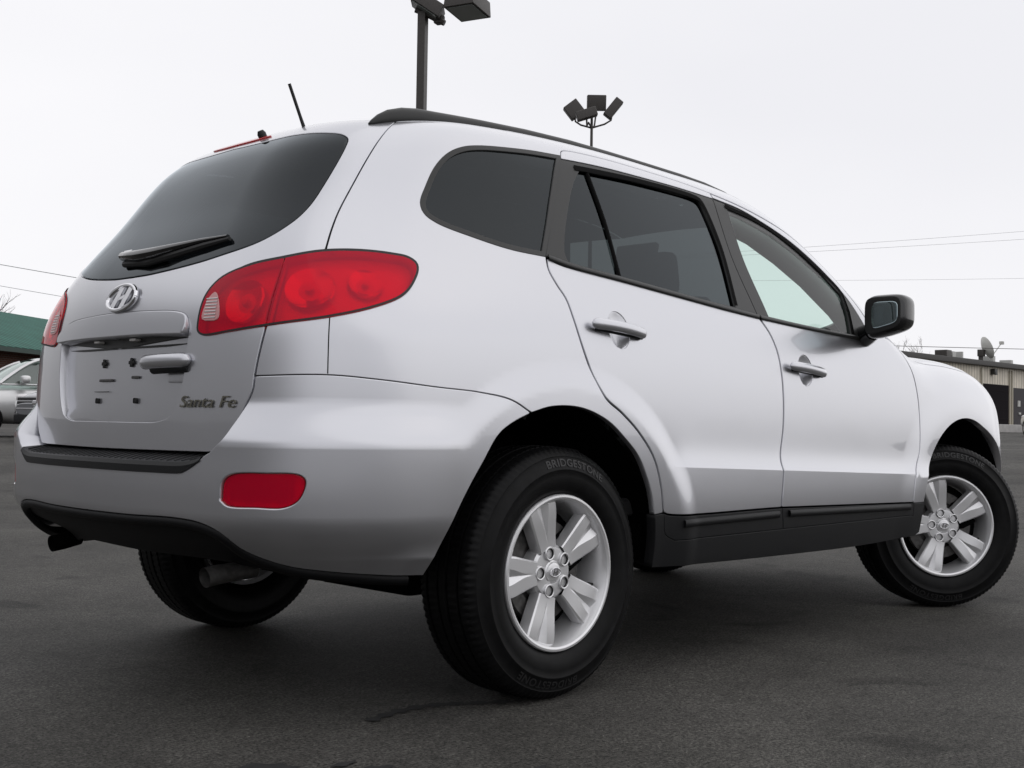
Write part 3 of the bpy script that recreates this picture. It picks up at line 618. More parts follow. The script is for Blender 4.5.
# high brake lamp, washer jet, aerial
m = patch_mesh(joinl([(-1.2, 1.676), (-1.2, 1.690)], cat([(-1.2, 1.690), (-1.10, 1.687), (-1.0, 1.681), (-.99, 1.676)]), cat([(-.99, 1.674), (-1.10, 1.674), (-1.2, 1.676)])), grid=.02, gap=0, flange=.01, off=.005, seam=(0, -1.2))
obj('high_brake_lamp', *both(m)[:2], M['redrefl'], tgate, both(m)[2])
P, N = on(-1.055, 1.690, .010); b = MB(); b.tube([P-N*.02, P+N*.004, P+N*.014], [.013, .014, .009], 12); b.build('washer_jet', M['rubber'], tgate)
b = MB(); P0 = Vector((-.275, -.018, 1.735)); b.tube([P0, P0+Vector((-.012, 0, .02)), P0+Vector((-.03, 0, .058)), P0+Vector((-.075, 0, .155))], [.012, .0065, .0055, .0055], 10); b.build('aerial', M['rubber'], car)
# tail lamps: red lens over a reflector, with round bowls and bulbs
for nm, ring, par in (('tail_lamp', joinl(lamp_top_o, lamp_split[::-1]), car), ('tail_lamp', joinl(lamp_in, lamp_split[::-1]), tgate)):
    if nm == 'tail_lamp':
        ls = panel(nm, M['redlens'], par, ring, grid=.014, gap=.0028, flange=.028, off=.004, roll=.004)
        panel('lamp_reflector', M['lampback'], ls, ring, grid=.03, gap=.004, flange=.001, off=-.030)
        bowls = [(-.632, 1.150, .064), (-.520, 1.168, .046)] if par is car else [(-.772, 1.112, .060)]
        for sgn, l in ((1, ls[0]), (-1, ls[1])):
            for s, v, rad in bowls:
                P, N = on(s, v, -.022, 0, sgn); fm = frame_at(P, N)
                b = MB(); b.lathe([(rad*.25, -.012), (rad*.6, -.008), (rad*.95, .004), (rad, .006), (rad*1.06, .000)], 40); o = b.build('lamp_bowl', M['chrome'], l, angle=60); o.matrix_local = fm
                b = MB(); b.lathe([(0.0005, .008), (rad*.16, .006), (rad*.2, -.004), (rad*.2, -.012)], 20); o = b.build('bulb', M['whiteplastic'], l, angle=60); o.matrix_local = fm
    if par is tgate:
        panel('reversing_lens', M['reverse'], ls, joinl(cat([(-.858, 1.112), (-.864, 1.062), (-.842, 1.057), (-.820, 1.060), (-.826, 1.112), (-.840, 1.132), (-.858, 1.112)])[:-1]), grid=.015, gap=0, flange=.002, off=.0065)
rib_obj('lamp_gasket', M['rubber'], car, [lamp_top_o], .006, .0035)
rib_obj('lamp_gasket', M['rubber'], tgate, [lamp_in], .006, .0035)
rib_obj('lamp_joint', M['rubber'], car, [lamp_split[1:-1]], .009, -.001)
rib_obj('lens_ribs', M['lampback'], tgate, [cat([(-.858, 1.064+.0085*k), (-.826, 1.064+.0085*k)]) for k in range(7)], .0035, .0062, .0015)
# reflectors in the bumper are added with the bumper
# ---- rear bumper
bump_ring = joinl([(-1.2, .533), (-1.2, .672)], pad_edge, ear[::-1], bump_top, arch_b, bump_bot[::-1])
fogr = joinl(cat([(-.765, .592), (-.760, .640), (-.741, .656), (-.673, .661), (-.622, .659), (-.612, .648), (-.622, .600), (-.645, .581), (-.696, .579), (-.751, .580), (-.765, .592)], .006)[:-1])
rbump = panel('rear_bumper', SV, car, bump_ring, sides='C', holes=[fogr], grid=.012, gap=.0034, flange=.085, bump=1, seam=(0, -1.2), hole_gap=.006, roll=.004)
panel('bumper_reflector', M['redlens'], rbump, fogr, grid=.015, gap=.001, flange=.02, off=-.006, bump=1, roll=.004)
panel('reflector_back', M['lampback'], rbump, fogr, grid=.02, gap=.0, flange=.001, off=-.022, bump=1)
rib_obj('reflector_ribs', M['chrome'], rbump, [cat([(x, .588+.004*(i % 3)), (x, .652)]) for i, x in enumerate(np.linspace(-.752, -.632, 12))], .007, -.020, .006, bump=1, sides='RL')
val_ring = joinl((bump_bot+[0, .012])[bump_bot[:, 0] < -.432], [(-.43, .41), (-.43, .345)], cat([(-.43, .345), (-.6, .345), (-.85, .372), (-1.2, .372)]), [(-1.2, .372), (-1.2, .545)])
val = panel('rear_valance', M['valance'], car, val_ring, sides='C', grid=.02, gap=0, flange=.10, bump=1, off=-.010, seam=(0, -1.2), dome=lambda V: -.05*(1-sst(.36, .50, V[:, 1])))
m_ = ribbon([np.vstack([bump_bot[:-3]+[0, -.014]])], .026, -.012, 1, od, .014); mb_ = both(m_)
obj('valance_lip', mb_[0], mb_[1], M['valance'], val)
# step pad on the bumper top
pe = np.vstack([cat([(-1.2, .672), (-.95, .672), (-.865, .674), (-.835, .681), (-.818, .690)])]); Pf, Nf = surf(pe, 1, .004); tpr = np.clip((pe[-1, 0]-pe[:, 0])/.05, .15, 1); Pl, _ = surf(pe-np.stack([0*tpr, .020*tpr], 1), 1, .004)
Pb = Pf.copy(); Pb[:, 0] = -.895+.17*Pf[:, 1]**2; Pb[:, 2] = .709; Pb[:, 1] = np.clip(Pf[:, 1], -.555, 0)
Pm = Pf+(Pb-Pf)*.06; Pm[:, 2] += .008
V = []; Fc = []; n = len(Pf)
rows = [Pl-[0, 0, .0], Pl-Nf*.0+[0, 0, .001], Pf, Pm, Pb]; V = np.vstack(rows)
for r in range(4):
    for i in range(n-1): Fc.append((r*n+i, r*n+i+1, (r+1)*n+i+1, (r+1)*n+i))
mb_ = both((V, Fc, np.zeros_like(V)))
b = MB(); b.add(mb_[0], mb_[1]); pad = b.build('step_pad', M['clad'], rbump, angle=30)
b = MB()
for y in np.linspace(-.50, .50, 34):
    i = int(np.argmin(abs(-Pf[:, 1]-abs(y)))); a = Pm[i].copy(); c = Pb[i].copy(); a[1] = y; c[1] = y
    a = Vector(a)+Vector((.012, 0, .002)); c = Vector(c)+Vector((0, 0, .002)); b.tube([a, c], .0035, 6)
b.build('grip_ribs', M['clad'], pad)
# exhaust tips
for sg, x0, y0, ln in ((-1, -.875, -.43, .15), (1, -.80, .635, .10)):
    b = MB()
    b.tube([(x0+ln, y0+.01*sg, .388), (x0+.04, y0, .380), (x0, y0, .374)], [.024, .027, .027], 20, False)
    b.tube([(x0+ln-.01, y0+.01*sg, .388), (x0+.06, y0, .380), (x0+.03, y0, .378)], [.021, .023, .0245], 20, True)
    b.build('exhaust_tip', M['steel'] if sg < 0 else M['under'], car)
# ---- roof rails
for sg in (-1, 1):
    xs = np.array([-.40, -.388, -.365, -.335, -.29, -.24, -.18, -.1, 0, .2, .4, .6, .8, 1.0, 1.15, 1.28, 1.38, 1.44])
    rad = np.array([.004, .011, .021, .029, .032, .030, .026, .024, .0225, .021, .020, .018, .0165, .0145, .0135, .012, .009, .003])
    ys = np.interp(xs, [-.5, -.2, .3, 1.0, 1.45], [-.475, -.530, -.560, -.590, -.600]); P, N = surf(np.stack([xs, ys], 1), 0, 0, od_top); P[:, 2] += rad*.12; P[:, 1] *= -sg
    b = MB(); b.tube(P, rad, 14, True, (.75, 1.0)); b.build('roof_rail', M['trim'], car, angle=80)
# ---- door mirrors
def superell(c, d, e=.45, nu=28, nv=20, fn=None):
    v = []; f = []
    for j in range(nv+1):
        t = -math.pi/2+math.pi*j/nv
        for i in range(nu):
            p = 2*math.pi*i/nu; ct, st, cp, sp = math.cos(t), math.sin(t), math.cos(p), math.sin(p)
            g = lambda a: math.copysign(abs(a)**e, a)
            q = [g(ct)*g(cp), g(ct)*g(sp), g(st)]
            if fn: q = fn(q)
            v.append((c[0]+d[0]*q[0], c[1]+d[1]*q[1], c[2]+d[2]*q[2]))
    for j in range(nv):
        for i in range(nu): f.append((j*nu+i, j*nu+(i+1) % nu, (j+1)*nu+(i+1) % nu, (j+1)*nu+i))
    return v, f
for sg in (-1, 1):
    sh = lambda q: (q[0]*(1-.25*max(0, -q[1])**2), q[1], q[2]*(1+.13*q[1]-.10*max(0, q[0]))-.13*q[1])
    v, f = superell((1.79, -1.036, 1.243), (.070, .085, .080), .46, fn=sh)
    b = MB(); b.add([(x, y*-sg, z) for x, y, z in v], f)
    b.tube([(1.86, sg*.875, 1.165), (1.84, sg*.91, 1.175), (1.81, sg*.95, 1.185)], [.045, .042, .036], 12)
    mr = b.build('door_mirror', M['gloss_black'], fdoor[0 if sg < 0 else 1], angle=80)
    fd_ = fdoor[0 if sg < 0 else 1]
    v, f = superell((1.7185, -1.038, 1.243), (.004, .075, .068), .42, fn=sh); b = MB(); b.add([(x, y*-sg, z) for x, y, z in v], f); b.build('mirror_bezel', M['rubber'], fd_, angle=60)
    v, f = superell((1.715, -1.048, 1.243), (.0025, .054, .048), .42, fn=sh); b = MB(); b.add([(x, y*-sg, z) for x, y, z in v], f); b.build('mirror_glass', M['mirror'], fd_, angle=60)
    b = MB(); q, _ = surf([(1.795, 1.325), (1.80, 1.26), (1.775, 1.165), (1.895, 1.157), (1.893, 1.195), (1.85, 1.27)], 0, .004); b.add([(p[0], p[1]*-sg, p[2]) for p in q], [(0, 1, 2, 3, 4, 5)]); b.build('mirror_sail', M['gloss_black'] if False else M['trim'], fdoor[0 if sg < 0 else 1])
# ---- wheels
def wheel(cx, cy, steer, sg, spin):
    """sg -1: right side (outside = -y)"""
    Mw = Matrix.Translation((cx, cy, .366)) @ Matrix.Rotation(steer, 4, 'Z') @ (Matrix.Identity(4) if sg < 0 else Matrix.Rotation(math.pi, 4, 'Z')) @ Matrix.Rotation(-spin, 4, 'Y')
    rim = MB()
    rim.lathe([(.2095, .100), (.2130, .1095), (.2190, .1130), (.2250, .1125), (.2278, .108), (.2280, .098), (.216, .088), (.200, .066), (.192, .03), (.186, -.09), (.200, -.10)], 96)
    rim.lathe([(.2130, .1090), (.2080, .100), (.1990, .072), (.1910, .030), (.1845, -.09)], 96)
    rim.lathe([(.0005, .082), (.030, .082), (.034, .079), (.040, .0795), (.072, .0775), (.080, .070), (.084, .05), (.080, -.01)], 60)
    hw = spl([.05, .075, .10, .14, .18, .207], [.036, .0365, .041, .050, .058, .060])
    for k in range(5):
        a0 = math.pi-k*2*math.pi/5
        rs = np.linspace(.070, .2105, 20); us0 = [-1.06, -1.04, -1, -.90, -.70, 'a', 'b', 'c', 0, 'd', 'e', 'f', .70, .90, 1, 1.04, 1.06]; us = us0
        V = []; m = len(us)
        for r in rs:
            wd = float(hw(r)); g = sst(.085, .19, r)
            base = .083+.011*sst(.06, .20, r); gw = .08+.34*sst(.10, .2105, r); loc_ = dict(a=-gw-.05, b=-gw, c=-gw*.5, d=gw*.5, e=gw, f=gw+.05)
            for u in us0:
                u = loc_.get(u, u); au = abs(u)
                d = base-.010*g*max(0, 1-au/gw)-(.0035*(au-.90)/.1 if .9 < au <= 1 else 0)
                if au > 1.0: d = base-.0035-(.012 if au < 1.05 else .034)
                V.append((r*math.cos(a0)-u*wd*math.sin(a0), -d, r*math.sin(a0)+u*wd*math.cos(a0)))
        Fc = [(i*m+j, i*m+j+1, (i+1)*m+j+1, (i+1)*m+j) for i in range(len(rs)-1) for j in range(m-1)]
        rim.add(V, Fc)
        c, s = math.cos(a0), math.sin(a0); B4 = Matrix.Translation((.057*c, 0, .057*s))
        rim.lathe([(.0128, .055), (.0150, .0850), (.0180, .0862), (.0205, .0845), (.0250, .060)], 28, B4); rim.lathe([(.0003, .0560), (.013, .0555)], 20, B4)
    rim.v = [tuple(Mw @ Vector(p)) for p in rim.v]
    w_ = rim.build('wheel', M['alloy'], car, angle=16)
    t = MB()
    half = [(.2150, .086), (.2250, .0960), (.2285, .1030), (.2315, .1055), (.2350, .1090), (.2470, .1145), (.2620, .1190), (.2800, .1205), (.2960, .1200), (.2985, .1215), (.3015, .1215), (.3040, .1190), (.3200, .1150), (.3360, .1085), (.3385, .1095), (.3410, .1080), (.3500, .1020), (.3580, .0955), (.3630, .0870), (.3650, .0760)]
    tread = [(.3655, .066), (.3655, .0655), (.3575, .065), (.3575, .056), (.3665, .0555), (.3668, .022), (.3585, .0215), (.3585, .0125), (.3670, .012)]
    prof = half+tread+[(r, -a) for r, a in reversed(half+tread)]
    n = 324; m = len(prof); V = []; Fc = []
    for k in range(n):
        q = 2*math.pi*k/n
        for r, a in prof:
            rr2 = r; ab = abs(a)
            if .075 < ab < .103 and r > .345 and k % 3 == 0: rr2 -= .0042
            if .022 <= ab <= .056 and r > .36 and (k+1) % 3 == 0: rr2 -= .003
            V.append((rr2*math.cos(q), -a, rr2*math.sin(q)))
    for k in range(n):
        for i in range(m-1): Fc.append((k*m+i, k*m+i+1, ((k+1) % n)*m+i+1, ((k+1) % n)*m+i))
    V = [Mw @ Vector(p) for p in V]; V = [(p.x, p.y, max(p.z, .002)) for p in V]
    t.add(V, Fc); t.build('tyre', M['tyre'], w_, angle=50)
    d = MB(); d.lathe([(.04, .030), (.10, .030), (.105, .042), (.150, .042), (.152, .02), (.10, .01)], 64); d.v = [tuple(Mw @ Vector(p)) for p in d.v]; d.build('brake_disc', M['steel'], w_)
    d = MB(); d.box((.11, -.02, .06), (.08, .06, .13), Matrix.Rotation(-.5, 4, 'Y'), .012); d.lathe([(.09, .012), (.1875, .010)], 40); d.v = [tuple(Mw @ Vector(p)) for p in d.v]; d.build('brake_caliper', M['under'], w_)
    c = MB(); c.lathe([(.0005, .0865), (.020, .086), (.0265, .084), (.029, .080), (.030, .074)], 40); c.v = [tuple(Mw @ Vector(p)) for p in c.v]; c.build('hub_cap', M['alloy'], w_)
    bm_ = Mw @ Matrix.Rotation(spin, 4, 'Y') @ Matrix.Translation((0, -.0870, 0)); oval_badge(w_, bm_, .021, .0125, 'hub_badge')
    for k in range(5):
        a0 = math.pi-k*2*math.pi/5; B4 = Mw @ Matrix.Translation((.057*math.cos(a0), 0, .057*math.sin(a0)))
        l = MB(); l.lathe([(.0003, .0775), (.0040, .0765), (.0056, .0730), (.0062, .0680), (.0062, .058)], 6*4); l.v = [tuple(B4 @ Vector(p)) for p in l.v]; l.build('lug_nut', M['chrome'], w_, angle=30)
        l = MB(); l.lathe([(.0148, .0855), (.0140, .072), (.0130, .062), (.0003, .060)], 24); l.v = [tuple(B4 @ Vector(p)) for p in l.v]; l.build('lug_recess', M['rubber'], w_, angle=30)
    l = MB(); l.tube([(.178, -.062, -.052), (.170, -.078, -.050), (.166, -.090, -.049)], [.006, .005, .0045], 10); l.v = [tuple(Mw @ Vector(p)) for p in l.v]; l.build('valve', M['rubber'], w_)
    if sg < 0:
        for a_c in (-100, 80):
            v, f = text_mesh('BRIDGESTONE', .036, .0004, True, 0, 1.12); out = []
            for x, y, z in v:
                rad = .3185+y*.85; ang = R(a_c)-x/.3185; yy = np.interp(rad, [.296, .304, .32, .336], [.1200, .1190, .1150, .1085])+.0009+max(z, 0)*1.5
                out.append(tuple(Mw @ Matrix.Rotation(spin, 4, 'Y') @ Vector((rad*math.cos(ang), -yy, rad*math.sin(ang)))))
            obj('sidewall_lettering', out, f, M['tyretext'], w_, smooth=False)
wheel(0, -.806, 0, -1, 0.0); wheel(2.70, -.800, R(-38), -1, R(-3)); wheel(0, .785, 0, 1, .4); wheel(2.70, .80, R(-33), 1, .9)
# ---- wheel housings, underbody, cabin
for X in (0.0, 2.71):
    for sg in (-1, 1):
        b = MB(); n = 28; rr_ = .505
        ys = [sg*(.875 if X == 0 else .905), sg*.42]
        V = [(X+rr_*1.0*math.cos(a), y, .36+rr_*.97*math.sin(a)) for y in ys for a in np.linspace(R(12), R(168) if X == 0 else R(180), n)]
        b.add(V, [(i, i+1, n+i+1, n+i) for i in range(n-1)]); b.add([V[n+i] for i in range(n)], [tuple(range(n))]); b.build('wheel_housing', M['under'], car)
b = MB()
b.box((1.35, 0, .42), (1.75, 1.66, .12), None, .02); b.box((1.6, 0, .37), (3.4, .80, .18), None, .03); b.box((-.62, 0, .52), (.30, 1.30, .16), None, .03); b.box((3.25, 0, .48), (.3, 1.3, .3), None, .03)
b.tube([(0, -.62, .33), (0, .62, .33)], .05, 12); b.tube([(2.7, -.62, .33), (2.7, .62, .33)], .04, 12); b.tube([(-.55, -.45, .40), (-.35, -.5, .38), (0, -.35, .30), (2.2, -.2, .28)], .03, 10)
b.box((-.50, -.50, .44), (.30, .40, .12), None, .03); b.box((.15, .0, .28), (.30, .5, .12), None, .03)
b.build('underbody', M['under'], car)
panel('headliner', M['liner'], car, [(-.42, 1.60), (-.9, 1.66), (-1.19, 1.68), (-1.19, 2.37), (1.42, 2.37), (1.36, 1.62)], grid=.06, gap=0, flange=.001, off=-.10, sides='RL')
for sg in (1, -1):
    P, N = surf([(1.0, 1.60), (1.2, 1.59), (1.4, 1.545), (1.55, 1.48), (1.7, 1.40), (1.85, 1.29), (1.97, 1.19)], 0, -.064); P = P*[1, sg, 1]
    b = MB(); b.tube(P, [.05, .052, .054, .052, .05, .048, .055], 10, True, (1.2, .8)); b.build('pillar_trim', M['liner'], car, angle=80)
panel('door_trim', M['cabin'], car, [(-.40, .98), (.56, .98), (.56, .55), (2.1, .50), (2.1, 1.12), (1.9, 1.140), (1.09, 1.175), (.06, 1.255), (-.33, 1.30)], grid=.05, gap=0, flange=.001, off=-.07, sides='RL')
panel('pillar_trim', M['cabin'], car, [(-.02, 1.25), (.13, 1.25), (.29, 1.60), (.18, 1.60)], grid=.05, gap=0, flange=.001, off=-.03, sides='RL')
panel('pillar_trim', M['cabin'], car, [(1.0, 1.16), (1.15, 1.16), (1.10, 1.60), (.99, 1.60)], grid=.05, gap=0, flange=.001, off=-.03, sides='RL')
b = MB(); b.box((.75, 0, .53), (2.9, 1.60, .06), None, .02); b.box((-.62, 0, .72), (.26, 1.15, .36), None, .04); b.box((2.0, 0, .92), (.42, 1.60, .40), None, .08); b.box((1.86, -.02, 1.09), (.30, 1.4, .06), None, .03); b.box((1.75, .0, .70), (.7, .28, .36), None, .04); b.build('dashboard', M['cabin'], car)
def seat(y, x, wd, name='seat', hr=(0.,)):
    b = MB(); b.box((x+.16, y, .66), (.52, wd, .18), None, .05); b.box((x-.14, y, .98), (.16, wd, .62), Matrix.Rotation(R(-14), 4, 'Y'), .06); s_ = b.build(name, M['seat'], car)
    for h in hr:
        b = MB(); b.box((x-.235, y+h, 1.375), (.10, .27, .17), Matrix.Rotation(R(-10), 4, 'Y'), .045); b.tube([(x-.215, y+h-.07, 1.22), (x-.228, y+h-.07, 1.34)], .007, 8); b.tube([(x-.215, y+h+.07, 1.22), (x-.228, y+h+.07, 1.34)], .007, 8); b.build('headrest', M['seat'], s_)
seat(-.39, 1.30, .52); seat(.39, 1.30, .52); seat(0, .50, 1.40, 'rear_bench', (-.46, 0., .46))
b = MB(); n = 36; cw = Vector((1.66, .39, 1.0)); ax = Matrix.Rotation(R(-25), 4, 'Y')
b.tube([cw+(ax @ Vector((0, .185*math.cos(2*math.pi*k/n), .185*math.sin(2*math.pi*k/n)))) for k in range(n+1)], .015, 8, False); b.tube([cw+(ax @ Vector((0, -.17, 0))), cw+(ax @ Vector((.02, 0, 0))), cw+(ax @ Vector((0, .17, 0)))], .02, 8); b.build('steering_wheel', M['cabin'], car)
b = MB(); b.box((1.50, 0, 1.555), (.03, .22, .06), Matrix.Rotation(R(12), 4, 'Y'), .012); b.build('interior_mirror', M['trim'], car)
# ------------------------------------------------------------------ ground
def gz(x, y):
    r = np.hypot(np.asarray(x)-1.3, np.asarray(y)); return .41*sst(5.5, 19, r)+.0095*np.clip(r-20, 0, 42)
def asphalt():
    m = bpy.data.materials.new('worn_asphalt'); m.use_nodes = True; t = m.node_tree; b = t.nodes['Principled BSDF']; L = t.links.new
    tcn = t.nodes.new('ShaderNodeTexCoord')
    def noise(sc, det=4, rough=.6, dist=0.):
        n = t.nodes.new('ShaderNodeTexNoise'); n.inputs['Scale'].default_value = sc; n.inputs['Detail'].default_value = det; n.inputs['Roughness'].default_value = rough; n.inputs['Distortion'].default_value = dist; L(tcn.outputs['Object'], n.inputs['Vector']); return n
    def mapr(n, a, c, d, e):
        r = t.nodes.new('ShaderNodeMapRange'); r.inputs[1].default_value, r.inputs[2].default_value, r.inputs[3].default_value, r.inputs[4].default_value = a, c, d, e; L(n, r.inputs[0]); return r.outputs[0]
    def mul(a, c):
        n = t.nodes.new('ShaderNodeMath'); n.operation = 'MULTIPLY'; L(a, n.inputs[0]); L(c, n.inputs[1]); return n.outputs[0]
    big = mapr(noise(.55, 5, .6, .6).outputs['Fac'], .35, .66, .64, 1.28)
    mid = mapr(noise(4, 6, .65, .4).outputs['Fac'], .3, .7, .82, 1.15)
    fine = mul(mapr(noise(110, 3, .75).outputs['Fac'], .34, .68, .15, 2.1), mapr(noise(30, 5, .75).outputs['Fac'], .3, .7, .58, 1.42))
    vor = t.nodes.new('ShaderNodeTexVoronoi'); vor.inputs['Scale'].default_value = 210; L(tcn.outputs['Object'], vor.inputs['Vector'])
    spk = mapr(vor.outputs['Distance'], .0, .35, 1.5, .95)
    stain = mul(mapr(noise(1.7, 3, .5, 1.2).outputs['Fac'], .60, .70, 1., .62), mapr(noise(3.1, 5, .7, 2.).outputs['Fac'], .66, .72, 1., .70))
    v2 = t.nodes.new('ShaderNodeTexVoronoi'); v2.inputs['Scale'].default_value = 26; L(tcn.outputs['Object'], v2.inputs['Vector'])
    grit = mapr(v2.outputs['Distance'], .045, .075, 2.6, 1.)
    f = mul(mul(mul(mul(big, mid), mul(fine, spk)), stain), grit)
    cm = t.nodes.new('ShaderNodeMix'); cm.data_type = 'RGBA'; cm.blend_type = 'MULTIPLY'; cm.inputs[0].default_value = 1
    tint = t.nodes.new('ShaderNodeValToRGB'); tint.color_ramp.elements[0].color = (.066, .064, .0565, 1); tint.color_ramp.elements[1].color = (.066, .0625, .059, 1)
    L(noise(.8, 2).outputs['Fac'], tint.inputs[0]); L(tint.outputs[0], cm.inputs[6]); L(f, cm.inputs[7]); L(cm.outputs[2], b.inputs['Base Color'])
    b.inputs['Roughness'].default_value = .72; b.inputs['Specular IOR Level'].default_value = .2
    bn = t.nodes.new('ShaderNodeBump'); bn.inputs['Strength'].default_value = .9; bn.inputs['Distance'].default_value = .005
    add = t.nodes.new('ShaderNodeMath'); add.operation = 'ADD'; L(noise(170, 3, .7).outputs['Fac'], add.inputs[0]); L(mapr(vor.outputs['Distance'], 0, .5, .5, 0), add.inputs[1]); L(add.outputs[0], bn.inputs['Height']); L(bn.outputs[0], b.inputs['Normal'])
    return m
rads = np.concatenate([[0.], np.linspace(1, 24, 40), np.linspace(26, 70, 20), [90, 130, 200, 320, 520, 900]]); na = 96
V = []; Fc = []
for r in rads:
    for k in range(na):
        a = 2*math.pi*k/na; x, y = 1.3+r*math.cos(a), r*math.sin(a); V.append((x, y, float(gz(x, y))))
for i in range(len(rads)-1):
    for k in range(na):
        q = (i*na+k, (i+1)*na+k, (i+1)*na+(k+1) % na, i*na+(k+1) % na); Fc.append(q if i else (0, q[1], q[2]))
tag(obj('asphalt_ground', V, Fc, asphalt()), kind='structure')
# dark tar streak by the rear tyre and a few oil spots, thin sheets on the asphalt
def blot(pts, name, z=.004, m=None):
    b = MB(); n = len(pts); b.add([(x, y, z) for x, y in pts], [tuple(range(n))]); o = b.build(name, m, None, False); tag(o, kind='structure'); return o
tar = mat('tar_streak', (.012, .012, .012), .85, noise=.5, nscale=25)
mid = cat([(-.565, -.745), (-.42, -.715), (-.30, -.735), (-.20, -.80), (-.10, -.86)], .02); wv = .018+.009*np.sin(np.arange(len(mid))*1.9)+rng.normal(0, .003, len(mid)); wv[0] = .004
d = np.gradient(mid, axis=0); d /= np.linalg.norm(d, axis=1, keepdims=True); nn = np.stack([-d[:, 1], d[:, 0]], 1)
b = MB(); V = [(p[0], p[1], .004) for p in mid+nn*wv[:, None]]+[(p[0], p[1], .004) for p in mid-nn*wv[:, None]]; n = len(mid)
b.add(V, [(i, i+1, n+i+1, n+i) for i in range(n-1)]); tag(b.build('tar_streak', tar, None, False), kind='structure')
b = MB()
for x, y, r in ((-1.03, -.93, .045), (-.93, -1.15, .03), (-.83, -1.10, .022), (-.86, -1.02, .014), (-.55, -1.35, .012)):
    k = 18; ph = rng.uniform(0, 6); b.add([(x+r*(1+.35*math.sin(2*a+ph)+.2*math.sin(5*a))*1.9*math.cos(a), y+r*(1+.3*math.sin(3*a+ph))*math.sin(a), .004) for a in np.linspace(0, 2*math.pi, k, endpoint=False)], [tuple(range(k))])
tag(b.build('oil_spots', tar, None, False), kind='structure')

# ------------------------------------------------------------------ green roofed building (left)
def stripes(name, c1, c2, scale, rough=.5, metal=0., axis=(1, 0, 0), sharp=(.42, .58)):
    m = bpy.data.materials.new(name); m.use_nodes = True; t = m.node_tree; b = t.nodes['Principled BSDF']; b.inputs['Roughness'].default_value = rough; b.inputs['Specular IOR Level'].default_value = .2
    b.inputs['Specular IOR Level'].default_value = .08; tcn = t.nodes.new('ShaderNodeTexCoord'); mp_ = t.nodes.new('ShaderNodeVectorMath'); mp_.operation = 'DOT_PRODUCT'; mp_.inputs[1].default_value = tuple(a*scale for a in axis)
    fr_ = t.nodes.new('ShaderNodeMath'); fr_.operation = 'FRACT'; r = t.nodes.new('ShaderNodeValToRGB'); r.color_ramp.elements[0].position, r.color_ramp.elements[1].position = .22, .32
    r.color_ramp.elements[0].color = (*c1, 1); r.color_ramp.elements[1].color = (*c2, 1)
    n = t.nodes.new('ShaderNodeTexNoise'); n.inputs['Scale'].default_value = 1.5; n.inputs['Detail'].default_value = 6
    mr = t.nodes.new('ShaderNodeMapRange'); mr.inputs[1].default_value, mr.inputs[2].default_value, mr.inputs[3].default_value, mr.inputs[4].default_value = .3, .7, .82, 1.12
    mm = t.nodes.new('ShaderNodeMix'); mm.data_type = 'RGBA'; mm.blend_type = 'MULTIPLY'; mm.inputs[0].default_value = 1
    L = t.links.new; L(tcn.outputs['Object'], mp_.inputs[0]); L(mp_.outputs['Value'], fr_.inputs[0]); L(fr_.outputs[0], r.inputs[0]); L(tcn.outputs['Object'], n.inputs['Vector']); L(n.outputs['Fac'], mr.inputs[0]); L(r.outputs[0], mm.inputs[6]); L(mr.outputs[0], mm.inputs[7]); L(mm.outputs[2], b.inputs['Base Color'])
    return m
def brick():
    m = bpy.data.materials.new('red_brick'); m.use_nodes = True; t = m.node_tree; b = t.nodes['Principled BSDF']; b.inputs['Roughness'].default_value = .9
    k = t.nodes.new('ShaderNodeTexBrick'); k.inputs['Color1'].default_value = (.16, .055, .035, 1); k.inputs['Color2'].default_value = (.11, .04, .03, 1); k.inputs['Mortar'].default_value = (.2, .18, .16, 1); k.inputs['Scale'].default_value = 1; k.inputs['Brick Width'].default_value = .22; k.inputs['Row Height'].default_value = .075; k.inputs['Mortar Size'].default_value = .008
    tcn = t.nodes.new('ShaderNodeTexCoord'); mp_ = t.nodes.new('ShaderNodeMapping'); mp_.inputs['Rotation'].default_value = (R(90), 0, 0)
    t.links.new(tcn.outputs['Object'], mp_.inputs['Vector']); t.links.new(mp_.outputs[0], k.inputs['Vector']); t.links.new(k.outputs['Color'], b.inputs['Base Color']); return m
ROOFG = stripes('green_metal_roof', (.06, .20, .15), (.012, .070, .054), 2.2, .6)
M['winglass'] = mat('dark_window_glass', (.03, .035, .04), .08, coat=.5)
M['pale'] = mat('pale_trim', (.5, .5, .48), .6)
bl = thing('brick_building', 'low brick building with a green ribbed metal roof behind the parked cars', 'building', (17.0, 38.9, .56), math.atan2(.586, .81))
W_, D_, E_ = 14., 12.8, 2.58
b = MB(); b.box((0, 6.4+.6, E_/2-.05), (2*W_-1, D_-1.2, E_)); b.build('wall', brick(), bl, False)
b = MB(); rz = E_+2.1
V = [(-W_, 0, E_), (W_, 0, E_), (W_, 6.4, rz), (-W_, 6.4, rz), (-W_, 12.8, E_), (W_, 12.8, E_)]; V2 = [(x, y, z-.14) for x, y, z in V]
b.add(V+V2, [(0, 1, 2, 3), (3, 2, 5, 4), (6, 9, 8, 7), (9, 10, 11, 8), (0, 6, 7, 1), (4, 5, 11, 10), (0, 3, 9, 6), (3, 4, 10, 9), (1, 7, 8, 2), (2, 8, 11, 5)])
rf = b.build('roof', ROOFG, bl, False)
b = MB(); b.box((0, .02, E_-.10), (2*W_, .12, .16)); b.build('gutter', mat('dark_green_gutter', (.01, .035, .026), .5), rf)
b = MB(); b.box((1.0, 6.0, rz+.12), (.9, .7, .34), None, .03); b.box((1.0, 6.0, rz+.36), (.5, .4, .18), None, .03); b.build('roof_vent', mat('green_vent', (.012, .03, .022), .6), rf)
